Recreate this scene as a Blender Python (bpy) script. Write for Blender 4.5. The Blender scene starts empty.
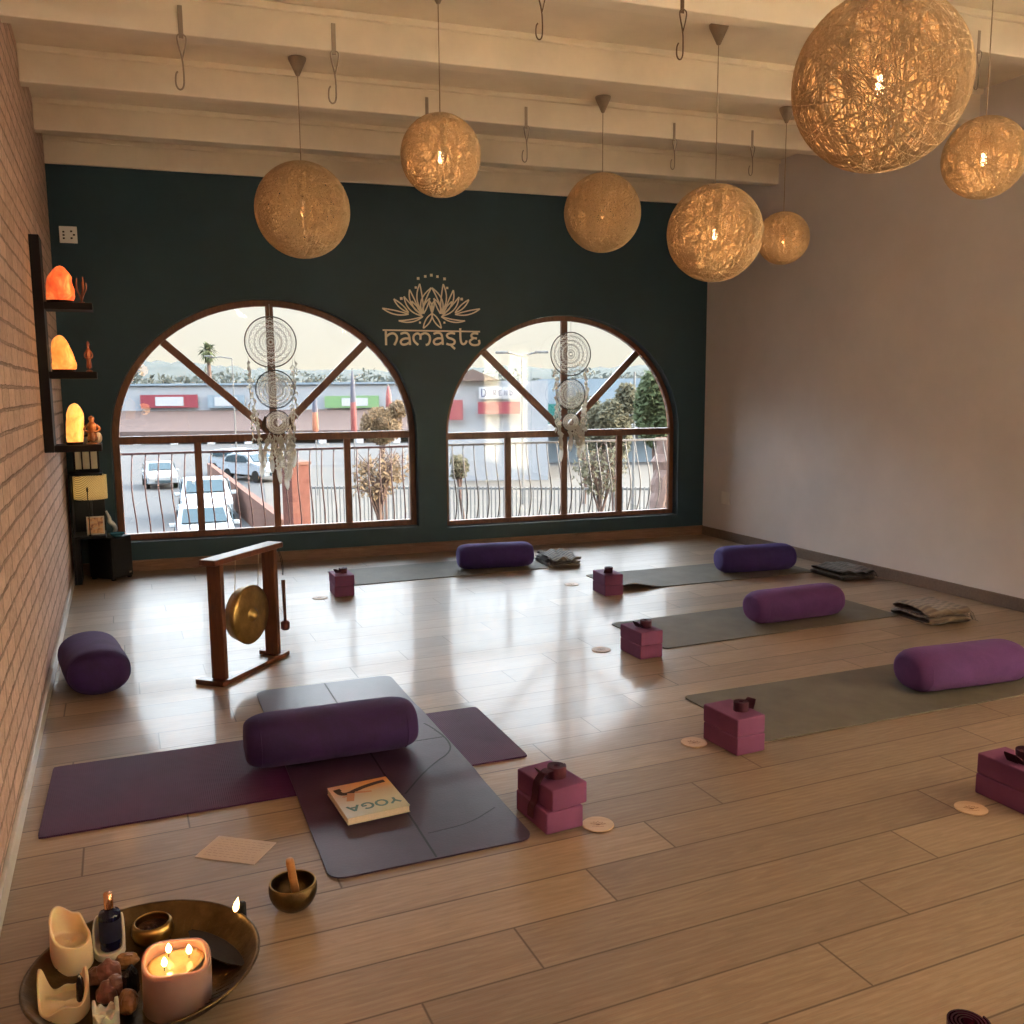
SKY = 1.0; SUN = 0.3; EXPO = 0.06; HI = 15.5; GLOW = 64; PEND = 0.6; FILL_GLOBE = 20
import bpy, math, random
from mathutils import Vector, Matrix, noise
PI = math.pi
col = bpy.context.scene.collection
rnd = random.Random(7)
# ------------------------------------------------------------------ measured camera and room
F = 915.9; YAW = math.radians(23.161); PIT = math.radians(7.678); ROL = math.radians(-0.453)
CZ = 1.441; AN = math.radians(-4.511); TN = math.tan(AN)
D = 7.905; XL = -0.386; XR = 5.251; ZB = 3.135; ZC = 3.33
FW = Vector((math.sin(YAW)*math.cos(PIT), math.cos(YAW)*math.cos(PIT), -math.sin(PIT)))
_r = Vector((math.cos(YAW), -math.sin(YAW), 0)); _u = _r.cross(FW)
RT = _r*math.cos(ROL) + _u*math.sin(ROL); UP = -_r*math.sin(ROL) + _u*math.cos(ROL)
CAM = Vector((0, 0, CZ))
def ray(x, y): return FW + RT*((x-512)/F) - UP*((y-512)/F)
def fl(x, y, z=0.0):                       # point of a level plane
    d = ray(x, y); return CAM + d*((z-CZ)/d.z)
def bk(x, y, Y=D):                         # point of a plane parallel to the window wall
    d = ray(x, y); return CAM + d*(Y/(d.y-TN*d.x))
def far(x, y, dep): return CAM + ray(x, y)*dep
def sx(P): return P[0]/math.cos(AN)        # position along the window wall
def bwp(s, d, z): return Vector((s*math.cos(AN)-d*math.sin(AN), D+s*math.sin(AN)+d*math.cos(AN), z))

# ------------------------------------------------------------------ helpers
class MB:
    def __init__(s): s.v = []; s.f = []
    def add(s, vs, fs, M=None):
        n = len(s.v)
        s.v += [tuple(M @ Vector(a)) if M else tuple(a) for a in vs]
        s.f += [tuple(i+n for i in f) for f in fs]; return s
    def box(s, x0, x1, y0, y1, z0, z1, M=None):
        vs = [(x, y, z) for z in (z0, z1) for y in (y0, y1) for x in (x0, x1)]
        return s.add(vs, [(0,2,3,1),(4,5,7,6),(0,1,5,4),(2,6,7,3),(0,4,6,2),(1,3,7,5)], M)
    def tube(s, pts, r, n=8, closed=False, M=None, cap=True):
        pts = [Vector(p) for p in pts]; m = len(pts); vs = []; fs = []
        rs = r if isinstance(r, (list, tuple)) else [r]*m
        pn = None
        for i, p in enumerate(pts):
            a = pts[(i-1) % m] if (closed or i > 0) else p
            b = pts[(i+1) % m] if (closed or i < m-1) else p
            t = (b-a).normalized() if (b-a).length > 1e-9 else Vector((0, 0, 1))
            if pn is None: pn = t.orthogonal().normalized()
            pn = (pn - t*pn.dot(t)); pn = pn.normalized() if pn.length > 1e-6 else t.orthogonal().normalized()
            bn = t.cross(pn)
            for k in range(n):
                q = 2*PI*k/n; vs.append(p + (pn*math.cos(q)+bn*math.sin(q))*rs[i])
        for i in range(m if closed else m-1):
            j = (i+1) % m
            for k in range(n): fs.append((i*n+k, i*n+(k+1) % n, j*n+(k+1) % n, j*n+k))
        if cap and not closed: fs.append(tuple(range(n))[::-1]); fs.append(tuple((m-1)*n+k for k in range(n)))
        return s.add(vs, fs, M)
    def lathe(s, prof, n=32, M=None, cap=True):
        vs = []; fs = []; m = len(prof)
        for r, z in prof:
            for k in range(n): q = 2*PI*k/n; vs.append((r*math.cos(q), r*math.sin(q), z))
        for i in range(m-1):
            for k in range(n): fs.append((i*n+k, i*n+(k+1) % n, (i+1)*n+(k+1) % n, (i+1)*n+k))
        if cap:
            if prof[0][0] > 1e-5: fs.append(tuple(range(n))[::-1])
            if prof[-1][0] > 1e-5: fs.append(tuple((m-1)*n+k for k in range(n)))
        return s.add(vs, fs, M)
    def prism(s, poly, z0, z1, M=None):        # polygon in xy, extruded in z
        n = len(poly)
        vs = [(x, y, z0) for x, y in poly]+[(x, y, z1) for x, y in poly]
        fs = [tuple(range(n))[::-1], tuple(range(n, 2*n))]+[(i, (i+1) % n, n+(i+1) % n, n+i) for i in range(n)]
        return s.add(vs, fs, M)
    def grid(s, nu, nv, fn, closeu=False, M=None):
        vs = [fn(i/(nu-1 if not closeu else nu), j/(nv-1)) for j in range(nv) for i in range(nu)]; fs = []
        for j in range(nv-1):
            for i in range(nu if closeu else nu-1):
                a = j*nu+i; b = j*nu+(i+1) % nu; fs.append((a, b, b+nu, a+nu))
        return s.add(vs, fs, M)
    def build(s, name, mat, parent=None, smooth=False, bevel=0, seg=2, solid=0, sub=0, loc=None, rot=None):
        me = bpy.data.meshes.new(name); me.from_pydata(s.v, [], s.f); me.validate(); me.update()
        import bmesh
        bm = bmesh.new(); bm.from_mesh(me); bmesh.ops.recalc_face_normals(bm, faces=bm.faces); bm.to_mesh(me); bm.free()
        if smooth: me.polygons.foreach_set('use_smooth', [True]*len(me.polygons))
        me.materials.append(mat)
        o = bpy.data.objects.new(name, me); col.objects.link(o)
        if parent: o.parent = parent
        if loc is not None: o.location = loc
        if rot is not None: o.rotation_euler = rot
        if solid: m = o.modifiers.new('s', 'SOLIDIFY'); m.thickness = solid; m.offset = 0
        if sub: m = o.modifiers.new('u', 'SUBSURF'); m.levels = sub; m.render_levels = sub
        if bevel:
            m = o.modifiers.new('b', 'BEVEL'); m.width = bevel; m.segments = seg; m.limit_method = 'ANGLE'
            me.polygons.foreach_set('use_smooth', [True]*len(me.polygons)); m.harden_normals = True
        return o
def tag(o, label=None, cat=None, group=None, kind=None):
    if label: o['label'] = label
    if cat: o['category'] = cat
    if group: o['group'] = group
    if kind: o['kind'] = kind
    return o
def thing(name, label, cat, loc=(0, 0, 0), rz=0, group=None):
    o = bpy.data.objects.new(name, None); col.objects.link(o); o.empty_display_size = .1
    o.location = loc; o.rotation_euler = (0, 0, rz); return tag(o, label, cat, group)
def copy_tree(o, parent=None):
    c = o.copy(); col.objects.link(c); c.parent = parent
    for ch in [x for x in bpy.data.objects if x.parent == o]: copy_tree(ch, c)
    return c
def struct(o): o['kind'] = 'structure'; return o
def along(p, q):                                # matrix: z axis from p to q
    p = Vector(p); q = Vector(q); d = q-p
    return Matrix.Translation(p) @ d.to_track_quat('Z', 'Y').to_matrix().to_4x4(), d.length
def bez(p0, p1, p2, n=8):
    return [tuple((1-t)**2*a+2*t*(1-t)*b+t*t*c for a, b, c in zip(p0, p1, p2)) for t in [i/n for i in range(n+1)]]
def sm(pts, it=2):                              # corner cutting
    for _ in range(it):
        o = [pts[0]]
        for a, b in zip(pts, pts[1:]):
            o += [tuple(.75*u+.25*v for u, v in zip(a, b)), tuple(.25*u+.75*v for u, v in zip(a, b))]
        pts = o+[pts[-1]]
    return pts

# ------------------------------------------------------------------ materials
class NT:
    def __init__(s, name):
        s.m = bpy.data.materials.new(name); s.m.use_nodes = True; s.n = s.m.node_tree.nodes; s.l = s.m.node_tree.links
        s.b = s.n['Principled BSDF']; s.out = s.n['Material Output']
    def N(s, t, **k):
        x = s.n.new(t)
        for a, v in k.items():
            if a in x.inputs: s.put(x.inputs[a], v)
            else: setattr(x, a, v)
        return x
    def put(s, sock, v):
        if isinstance(v, bpy.types.NodeSocket): s.l.new(v, sock)
        else: sock.default_value = v
    def math(s, op, a, b=0.0, c=0.0):
        x = s.n.new('ShaderNodeMath'); x.operation = op
        for i, v in enumerate((a, b, c)): s.put(x.inputs[i], v)
        return x.outputs[0]
    def obj(s): return s.n.new('ShaderNodeTexCoord').outputs['Object']
    def noise(s, scale, detail=4, vec=None, rough=.6, mapscale=None, dist=0):
        v = vec or s.obj()
        if mapscale: mp = s.N('ShaderNodeMapping'); mp.inputs['Scale'].default_value = mapscale; s.l.new(v, mp.inputs[0]); v = mp.outputs[0]
        x = s.n.new('ShaderNodeTexNoise'); s.l.new(v, x.inputs['Vector'])
        x.inputs['Scale'].default_value = scale; x.inputs['Detail'].default_value = detail; x.inputs['Roughness'].default_value = rough; x.inputs['Distortion'].default_value = dist
        return x.outputs['Fac']
    def ramp(s, fac, stops):
        x = s.n.new('ShaderNodeValToRGB'); s.l.new(fac, x.inputs[0]); e = x.color_ramp.elements
        while len(e) < len(stops): e.new(.5)
        for el, (p, c) in zip(e, stops): el.position = p; el.color = (*c, 1) if len(c) == 3 else c
        return x.outputs[0]
    def mix(s, fac, a, b, mode='MIX'):
        x = s.n.new('ShaderNodeMix'); x.data_type = 'RGBA'; x.blend_type = mode
        s.put(x.inputs[0], fac); s.put(x.inputs[6], a if isinstance(a, bpy.types.NodeSocket) else (*a, 1)); s.put(x.inputs[7], b if isinstance(b, bpy.types.NodeSocket) else (*b, 1))
        return x.outputs[2]
    def bump(s, h, st=.3, dist=.01):
        x = s.n.new('ShaderNodeBump'); s.l.new(h, x.inputs['Height']); x.inputs['Strength'].default_value = st; x.inputs['Distance'].default_value = dist
        s.l.new(x.outputs[0], s.b.inputs['Normal']); return x
    def set(s, **k):
        for a, v in k.items(): s.put(s.b.inputs[a.replace('_', ' ')], v)
        return s
def simple(name, c, rough=.6, var=.12, scale=20, bump=.1, metal=0, bdist=.003, **k):
    t = NT(name); f = t.noise(scale)
    lo = tuple(max(0, x*(1-var)) for x in c); hi = tuple(min(1, x*(1+var)) for x in c)
    t.put(t.b.inputs['Base Color'], t.ramp(f, [(.3, lo), (.7, hi)])); t.set(Roughness=rough, Metallic=metal)
    if bump: t.bump(t.noise(scale*4, 3), bump, bdist)
    t.set(**k); return t.m
def emis(name, stops, st, scale=8):
    t = NT(name); c = t.ramp(t.noise(scale), stops)
    t.put(t.b.inputs['Base Color'], c); t.put(t.b.inputs['Emission Color'], c); t.set(Emission_Strength=st, Roughness=.5); return t.m
def wood(name, a, b, rough=.4, axis=(1, 12, 12), scale=6):
    t = NT(name); f = t.noise(scale, 6, mapscale=axis, dist=.6)
    t.put(t.b.inputs['Base Color'], t.ramp(f, [(.3, a), (.7, b)])); t.set(Roughness=rough); t.bump(f, .1, .002); return t.m

def floor_mat():
    t = NT('oak_laminate_planks'); sp = t.N('ShaderNodeSeparateXYZ', Vector=t.obj()); X, Y = sp.outputs[0], sp.outputs[1]
    W, L = .192, 1.34
    row = t.math('FLOOR', t.math('DIVIDE', t.math('SUBTRACT', Y, 1.922), W))
    fy = t.math('FRACT', t.math('DIVIDE', t.math('SUBTRACT', Y, 1.922), W))
    xs = t.math('DIVIDE', t.math('SUBTRACT', t.math('SUBTRACT', X, 2.24), t.math('MULTIPLY', row, .32)), L)
    pl = t.math('FLOOR', xs); fx = t.math('FRACT', xs)
    cmb = t.N('ShaderNodeCombineXYZ', X=row, Y=pl); wn = t.N('ShaderNodeTexWhiteNoise', Vector=cmb.outputs[0])
    wn.noise_dimensions = '3D'
    dy = t.math('MULTIPLY', t.math('MINIMUM', fy, t.math('SUBTRACT', 1.0, fy)), W)
    dx = t.math('MULTIPLY', t.math('MINIMUM', fx, t.math('SUBTRACT', 1.0, fx)), L)
    dm = t.math('MINIMUM', dx, dy)
    seam = t.N('ShaderNodeMapRange', Value=dm); seam.inputs['From Min'].default_value = .001; seam.inputs['From Max'].default_value = .0045
    off = t.N('ShaderNodeVectorMath', operation='MULTIPLY_ADD'); t.l.new(wn.outputs['Color'], off.inputs[0]); off.inputs[1].default_value = (7, 7, 7); t.l.new(t.obj(), off.inputs[2])
    g1 = t.noise(5, 8, vec=off.outputs[0], mapscale=(.9, 6, 1), rough=.65, dist=1.4)
    g2 = t.noise(40, 4, vec=off.outputs[0], mapscale=(.35, 9, 1), rough=.7)
    wv = t.N('ShaderNodeTexWave', wave_type='BANDS', bands_direction='Y'); mp = t.N('ShaderNodeMapping'); mp.inputs['Scale'].default_value = (.8, 5, 1)
    t.l.new(off.outputs[0], mp.inputs[0]); t.l.new(mp.outputs[0], wv.inputs[0]); wv.inputs['Scale'].default_value = 3; wv.inputs['Distortion'].default_value = 9; wv.inputs['Detail'].default_value = 3; wv.inputs['Detail Scale'].default_value = .6
    c = t.ramp(g1, [(.25, (.19, .135, .09)), (.5, (.31, .225, .155)), (.75, (.41, .31, .22))])
    c = t.mix(.35, c, t.ramp(g2, [(.3, (.19, .13, .085)), (.7, (.42, .315, .22))]))
    c = t.mix(t.math('MULTIPLY', wv.outputs['Fac'], .34), c, (.25, .15, .085))
    tone = t.ramp(wn.outputs['Value'], [(0, (.80, .80, .82)), (1, (1.16, 1.14, 1.12))])
    c = t.mix(1.0, c, tone, 'MULTIPLY')
    c = t.mix(seam.outputs[0], (.10, .06, .035), c)
    rg = t.math('ADD', t.math('MULTIPLY', g2, .16), .38)
    h = t.math('ADD', t.math('MULTIPLY', seam.outputs[0], .6), t.math('MULTIPLY', g2, .4))
    t.put(t.b.inputs['Base Color'], c); t.put(t.b.inputs['Roughness'], rg); t.bump(h, .22, .0012); t.set(Specular_IOR_Level=.52, IOR=1.5, Coat_Weight=.22, Coat_Roughness=.11)
    return t.m
def brick_mat():
    t = NT('painted_brick'); sp = t.N('ShaderNodeSeparateXYZ', Vector=t.obj()); n0 = t.noise(9, 3)
    z = t.math('ADD', sp.outputs[2], t.math('MULTIPLY', t.math('SUBTRACT', n0, .5), .020))
    cv = t.N('ShaderNodeCombineXYZ', X=sp.outputs[1], Y=z)
    b = t.N('ShaderNodeTexBrick', Vector=cv.outputs[0]); b.offset = .5
    for k, v in {'Scale': 1, 'Mortar Size': .008, 'Mortar Smooth': .35, 'Brick Width': .235, 'Row Height': .086, 'Bias': 0}.items(): b.inputs[k].default_value = v
    b.inputs['Color1'].default_value = (.80, .53, .43, 1); b.inputs['Color2'].default_value = (.55, .33, .255, 1); b.inputs['Mortar'].default_value = (.22, .13, .10, 1)
    n = t.noise(14, 6); c = t.mix(t.math('MULTIPLY', t.math('GREATER_THAN', n, .56), .25), b.outputs['Color'], (.72, .54, .43))
    c = t.mix(.45, c, t.ramp(t.noise(28, 7, rough=.75), [(.3, (.30, .18, .13)), (.7, (.82, .62, .50))]))
    t.put(t.b.inputs['Base Color'], c); t.set(Roughness=.8)
    h = t.math('ADD', t.math('MULTIPLY', b.outputs['Fac'], -1.0), t.math('MULTIPLY', t.noise(30, 6), .7)); t.bump(h, 1.0, .018)
    return t.m
def velvet(name, c, c2):
    t = NT(name); f = t.noise(5, 5, dist=.8); f2 = t.noise(160, 2)
    k = t.mix(.25, t.ramp(f, [(.3, c), (.7, c2)]), t.ramp(f2, [(.3, c), (.7, c2)]))
    t.put(t.b.inputs['Base Color'], k); t.set(Roughness=.85, Sheen_Weight=.28, Sheen_Roughness=.45); t.b.inputs['Sheen Tint'].default_value = (*[min(1, x*3+.15) for x in c2], 1)
    t.bump(t.math('ADD', f, t.math('MULTIPLY', f2, .15)), .5, .006); return t.m
def rubber(name, c, c2, rough, ribs=0, sc=6):
    t = NT(name); f = t.noise(sc, 6)
    t.put(t.b.inputs['Base Color'], t.ramp(f, [(.3, c), (.7, c2)])); t.set(Roughness=rough, Specular_IOR_Level=.25)
    if ribs:
        w = t.N('ShaderNodeTexWave', Vector=t.obj(), wave_type='BANDS', bands_direction='X'); w.inputs['Scale'].default_value = ribs; t.bump(w.outputs['Fac'], .5, .002)
    else: t.bump(t.math('ADD', t.noise(120, 2), t.math('MULTIPLY', f, 2.0)), .25, .002)
    return t.m
def string_mat():
    t = NT('natural_string'); c = t.ramp(t.noise(30), [(.3, (.56, .42, .25)), (.7, (.72, .56, .37))]); t.put(t.b.inputs['Base Color'], c); t.set(Roughness=.8)
    tr = t.N('ShaderNodeBsdfTranslucent'); t.l.new(c, tr.inputs[0]); mx = t.N('ShaderNodeMixShader'); mx.inputs[0].default_value = .15
    t.l.new(t.b.outputs[0], mx.inputs[1]); t.l.new(tr.outputs[0], mx.inputs[2]); t.l.new(mx.outputs[0], t.out.inputs[0]); return t.m
def glass_mat():
    t = NT('window_glass'); tr = t.N('ShaderNodeBsdfTransparent'); tr.inputs[0].default_value = (.97, .985, .98, 1)
    gl = t.N('ShaderNodeBsdfGlossy'); gl.inputs['Roughness'].default_value = .02; fr = t.N('ShaderNodeFresnel'); fr.inputs[0].default_value = 1.45
    mx = t.N('ShaderNodeMixShader'); t.l.new(fr.outputs[0], mx.inputs[0]); t.l.new(tr.outputs[0], mx.inputs[1]); t.l.new(gl.outputs[0], mx.inputs[2]); t.l.new(mx.outputs[0], t.out.inputs[0]); return t.m
def leafy(name, a, b, sc=3, k=.3):
    t = NT(name); c = t.ramp(t.noise(sc, 4), [(.3, a), (.7, b)]); t.put(t.b.inputs['Base Color'], c); t.set(Roughness=.7)
    tr = t.N('ShaderNodeBsdfTranslucent'); t.l.new(c, tr.inputs[0]); mx = t.N('ShaderNodeMixShader'); mx.inputs[0].default_value = k
    t.l.new(t.b.outputs[0], mx.inputs[1]); t.l.new(tr.outputs[0], mx.inputs[2]); t.l.new(mx.outputs[0], t.out.inputs[0]); return t.m
def wax(name, c, sss=.5, em=None):
    t = NT(name); k = t.ramp(t.noise(12, 4), [(.3, tuple(x*.88 for x in c)), (.7, c)]); t.put(t.b.inputs['Base Color'], k)
    t.set(Roughness=.42, Subsurface_Weight=sss, Subsurface_Scale=.03); t.b.inputs['Subsurface Radius'].default_value = (1, .45, .2); t.bump(t.noise(25, 3), .25, .004); return t.m

M = {}
M['floor'] = floor_mat(); M['brick'] = brick_mat(); M['string'] = string_mat(); M['glass'] = glass_mat()
M['teal'] = simple('teal_paint', (.018, .054, .076), .55, .12, 3, .15)
M['grey_wall'] = simple('grey_paint', (.76, .74, .76), .7, .05, 2, .12)
M['ceil'] = simple('cream_ceiling_paint', (.86, .78, .66), .6, .08, 2.5, .15)
M['skirt_dark'] = wood('brown_skirting', (.16, .085, .05), (.25, .14, .085), .45)
M['skirt_grey'] = wood('grey_brown_skirting', (.16, .115, .09), (.22, .165, .13), .5)
M['skirt_white'] = simple('cream_skirting', (.55, .49, .42), .35, .08)
M['frame'] = wood('window_hardwood', (.12, .042, .018), (.22, .085, .036), .38, (8, 8, 1.5))
M['dark'] = simple('black_brown_wood', (.008, .004, .004), .6, .2, Specular_IOR_Level=.25)
M['black'] = simple('matt_black', (.005, .005, .006), .6, .2, Specular_IOR_Level=.25)
M['plastic'] = simple('white_plastic', (.88, .87, .85), .35, .03)
M['velvet'] = velvet('deep_purple_velvet', (.017, .003, .042), (.040, .009, .100))
M['velvet_blue'] = velvet('blue_purple_velvet', (.026, .011, .095), (.050, .022, .17))
M['velvet_plum'] = velvet('plum_purple_velvet', (.062, .014, .095), (.11, .030, .16))
M['block'] = rubber('mauve_foam', (.155, .045, .110), (.20, .062, .15), .75)
M['strap'] = rubber('plum_webbing', (.05, .010, .022), (.085, .018, .035), .6, sc=40)
M['mat_grey'] = rubber('olive_grey_mat', (.115, .10, .078), (.155, .135, .105), .7)
M['mat_purple'] = rubber('purple_ribbed_mat', (.060, .010, .052), (.085, .018, .075), .62, 45)
M['mat_top'] = rubber('dark_aubergine_mat', (.030, .011, .029), (.080, .036, .070), .40, 0, 2.2); M['mat_top'].node_tree.nodes['Principled BSDF'].inputs['Specular IOR Level'].default_value = .5
M['mat_line'] = simple('mat_line', (.015, .008, .014), .6)
M['disc'] = wood('pale_birch', (.48, .31, .19), (.62, .43, .28), .5)
M['burn'] = simple('engraved_line', (.20, .10, .05), .7)
M['gongwood'] = wood('red_brown_teak', (.075, .022, .009), (.17, .055, .021), .33, (10, 10, 1.5))
M['brass'] = simple('aged_brass', (.42, .27, .09), .32, .35, 14, .3, 1.0)
M['brass_dark'] = simple('dark_hammered_brass', (.13, .085, .038), .42, .4, 16, .5, 1.0)
M['cord'] = simple('pale_cord', (.42, .32, .22), .8)
M['metal'] = simple('painted_steel', (.40, .33, .26), .4, .08)
M['rail'] = simple('maroon_steel', (.060, .016, .014), .5)
M['web'] = leafy('cream_cotton', (.86, .83, .77), (.95, .93, .88), 40, .6)
M['cup'] = simple('taupe_cup', (.34, .27, .21), .5)
M['hoop'] = simple('dark_wrapped_hoop', (.05, .04, .035), .7)
M['logo'] = simple('champagne_vinyl', (.85, .77, .64), .4, .05)
# ------------------------------------------------------------------ room shell
YB = -2.2                                         # wall behind the camera
def Yw(x): return D+TN*x
fb = MB(); fb.prism([(XL-.12, YB-.1), (XR+.12, YB-.1), (XR+.12, Yw(XR)+.2), (XL-.12, Yw(XL)+.2)], -.12, 0)
struct(fb.build('floor', M['floor']))
cb = MB(); cb.prism([(XL-.12, YB-.1), (XR+.12, YB-.1), (XR+.12, Yw(XR)+.2), (XL-.12, Yw(XL)+.2)], ZC, ZC+.12)
struct(cb.build('ceiling', M['ceil']))
struct(MB().prism([(XL-.12, YB), (XL, YB), (XL, Yw(XL)), (XL-.12, Yw(XL))], 0, ZC).build('wall_left', M['brick']))
DOORS = [(-1.9, -.5), (.1, 1.5)]; DZ = 2.12       # glazed doors in the right wall beside and behind the camera
m = MB(); q = YB
for a, b in DOORS:
    m.box(XR, XR+.12, q, a, 0, ZC); m.box(XR, XR+.12, a, b, DZ, ZC); q = b
m.prism([(XR, q), (XR+.12, q), (XR+.12, Yw(XR)), (XR, Yw(XR))], 0, ZC)
struct(m.build('wall_right', M['grey_wall']))

WIN = [dict(s0=-.060, s1=2.415, z0=.235, zs=1.05, zt=2.185), dict(s0=2.670, s1=4.985, z0=.21, zs=1.02, zt=2.10)]
WT = .17
def arch(w, n=40, ins=0):
    a = (w['s1']-w['s0'])/2-ins; b = w['zt']-w['zs']-ins; c = (w['s0']+w['s1'])/2
    return [(c-a*math.cos(PI*i/n), w['zs']+b*math.sin(PI*i/n)) for i in range(n+1)]
def ring(w, ins=0, n=40):                           # closed outline of an opening, s/z pairs
    return [(w['s0']+ins, w['z0']+ins)]+arch(w, n, ins)+[(w['s1']-ins, w['z0']+ins)]
wb = MB(); sL = XL/math.cos(AN); sR = XR/math.cos(AN)
def col_quad(sa, sb, za, zb, za2, zb2):            # a slab between two vertical lines, s/z at a and b
    for d in (0, WT): wb.add([bwp(sa, d, za), bwp(sb, d, zb), bwp(sb, d, zb2), bwp(sa, d, za2)], [(0, 1, 2, 3)])
prev = sL
for w in WIN:
    col_quad(prev, w['s0'], 0, 0, ZC, ZC)
    ar = arch(w)
    for (a, za), (b, zb) in zip(ar, ar[1:]):
        col_quad(a, b, 0, 0, w['z0'], w['z0']); col_quad(a, b, za, zb, ZC, ZC)
    r = ring(w)
    for (a, za), (b, zb) in zip(r, r[1:]+r[:1]):
        wb.add([bwp(a, 0, za), bwp(b, 0, zb), bwp(b, WT, zb), bwp(a, WT, za)], [(0, 1, 2, 3)])
    prev = w['s1']
col_quad(prev, sR, 0, 0, ZC, ZC)
for s in (sL, sR): wb.add([bwp(s, 0, 0), bwp(s, WT, 0), bwp(s, WT, ZC), bwp(s, 0, ZC)], [(0, 1, 2, 3)])
struct(wb.build('wall_back', M['teal']))

def panel(w, outer, inner, d0, d1):                # ring-shaped frame between two outlines
    m = MB(); n = len(outer)
    for i in range(n):
        j = (i+1) % n
        for (p, q) in ((outer, inner),):
            a, b, c, e = p[i], p[j], q[j], q[i]
            m.add([bwp(a[0], d0, a[1]), bwp(b[0], d0, b[1]), bwp(c[0], d0, c[1]), bwp(e[0], d0, e[1]),
                   bwp(a[0], d1, a[1]), bwp(b[0], d1, b[1]), bwp(c[0], d1, c[1]), bwp(e[0], d1, e[1])],
                  [(0, 1, 2, 3), (4, 7, 6, 5), (3, 2, 6, 7), (0, 4, 5, 1)])
    return m
def bar(a, b, w, d0, d1):                          # straight bar in the wall plane
    ax, az = a; bx, bz = b; L = math.hypot(bx-ax, bz-az); nx, nz = -(bz-az)/L*w/2, (bx-ax)/L*w/2
    P = [(ax+nx, az+nz), (bx+nx, bz+nz), (bx-nx, bz-nz), (ax-nx, az-nz)]
    return MB().add([bwp(s, d, z) for d in (d0, d1) for s, z in P], [(0, 1, 2, 3), (4, 7, 6, 5), (0, 4, 5, 1), (1, 5, 6, 2), (2, 6, 7, 3), (3, 7, 4, 0)])
fd0, fd1 = .095, .15
MUL = [(tuple(sx(bk(a, b, D+.12)) for a, b in ((198.6, 487), (275, 480), (347, 480))), 1.05), (tuple(sx(bk(a, b, D+.12)) for a, b in ((507, 480), (563, 480), (618, 480))), 1.02)]
for k, (w, (ms, zt)) in enumerate(zip(WIN, MUL)):
    o = bpy.data.objects.new('window_%d' % (k+1), None); col.objects.link(o); struct(o)
    ins = .054 if k == 0 else .046
    panel(w, ring(w, .002), ring(w, ins), fd0, fd1).build('window_frame', M['frame'], o, bevel=.006)
    bar((w['s0']+ins-.01, zt), (w['s1']-ins+.01, zt), .062, fd0+.004, fd1-.004).build('transom', M['frame'], o, bevel=.006)
    for s in ms: bar((s, w['z0']+ins-.01), (s, zt-.028), .056, fd0+.008, fd1-.008).build('mullion', M['frame'], o, bevel=.005)
    c = (w['s0']+w['s1'])/2; A = (w['s1']-w['s0'])/2-ins; B = w['zt']-w['zs']-ins
    bar((ms[1], zt+.028), (ms[1], w['zt']-ins+.01), .062, fd0+.008, fd1-.008).build('mullion', M['frame'], o, bevel=.005)
    dg = []
    for sg in (-1, 1):
        th = math.radians(46.5); e = (c+sg*A*math.cos(th), w['zs']+B*math.sin(th)); st = (ms[1]+sg*.035, zt+.045)
        bar(st, e, .062, fd0+.012, fd1-.012).build('diagonal_bar', M['frame'], o, bevel=.005); dg.append(th)
    gd = (.120, .126)
    xs = [w['s0']+ins]+list(ms)+[w['s1']-ins]
    def pane(poly):
        n = len(poly); MB().add([bwp(s, gd[0], z) for s, z in poly]+[bwp(s, gd[1], z) for s, z in poly],
            [tuple(range(n)), tuple(range(n, 2*n))[::-1]]+[(i, (i+1) % n, n+(i+1) % n, n+i) for i in range(n)]).build('pane', M['glass'], o)
    for a, b in zip(xs, xs[1:]): pane([(a, w['z0']+ins), (b, w['z0']+ins), (b, zt), (a, zt)])
    th = dg[0]; ctr = (ms[1], zt)
    angs = [0, th, PI/2, PI-th, PI]
    for a, b in zip(angs, angs[1:]):
        pane([ctr]+[(c+A*math.cos(a+(b-a)*i/10), w['zs']+B*math.sin(a+(b-a)*i/10)) for i in range(11)])
    # sloped painted ledge under the frame
# skirtings
m = MB(); m.add([bwp(sL, -d, z) for d, z in ((0, 0), (.018, 0), (.018, .078), (.012, .088), (0, .088))]+[bwp(sR, -d, z) for d, z in ((0, 0), (.018, 0), (.018, .078), (.012, .088), (0, .088))],
    [(0, 1, 2, 3, 4), (5, 9, 8, 7, 6)]+[(i, (i+1) % 5, 5+(i+1) % 5, 5+i) for i in range(5)])
struct(m.build('baseboard_back', M['skirt_dark']))
struct(MB().prism([(XR-.018, 1.5), (XR, 1.5), (XR, Yw(XR)-.018), (XR-.018, Yw(XR)-.018)], 0, .085).build('baseboard_right', M['skirt_grey'], bevel=.004))
struct(MB().prism([(XL, YB), (XL+.016, YB), (XL+.016, Yw(XL)-.018), (XL, Yw(XL)-.018)], 0, .07).build('baseboard_left', M['skirt_white'], bevel=.004))
# beams
BT = [7.865, 6.906, 5.904, 4.933, 3.946, 2.96, 1.97, .98, 0, -1]
for i, b in enumerate(BT):
    w_ = .10 if i else .034
    m = MB(); L0 = XL; L1 = XR
    for (y0, y1, z0, z1) in ((b, b+w_, ZB, ZC), (b-.022, b, ZC-.035, ZC)):
        m.add([(x, y+TN*x, z) for z in (z0, z1) for x, y in ((L0, y0), (L1, y0), (L1, y1), (L0, y1))],
              [(0, 1, 2, 3), (4, 7, 6, 5), (0, 4, 5, 1), (1, 5, 6, 2), (2, 6, 7, 3), (3, 7, 4, 0)])
    struct(m.build('trim_%d' % (i+1), M['ceil'], bevel=.006))
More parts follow.
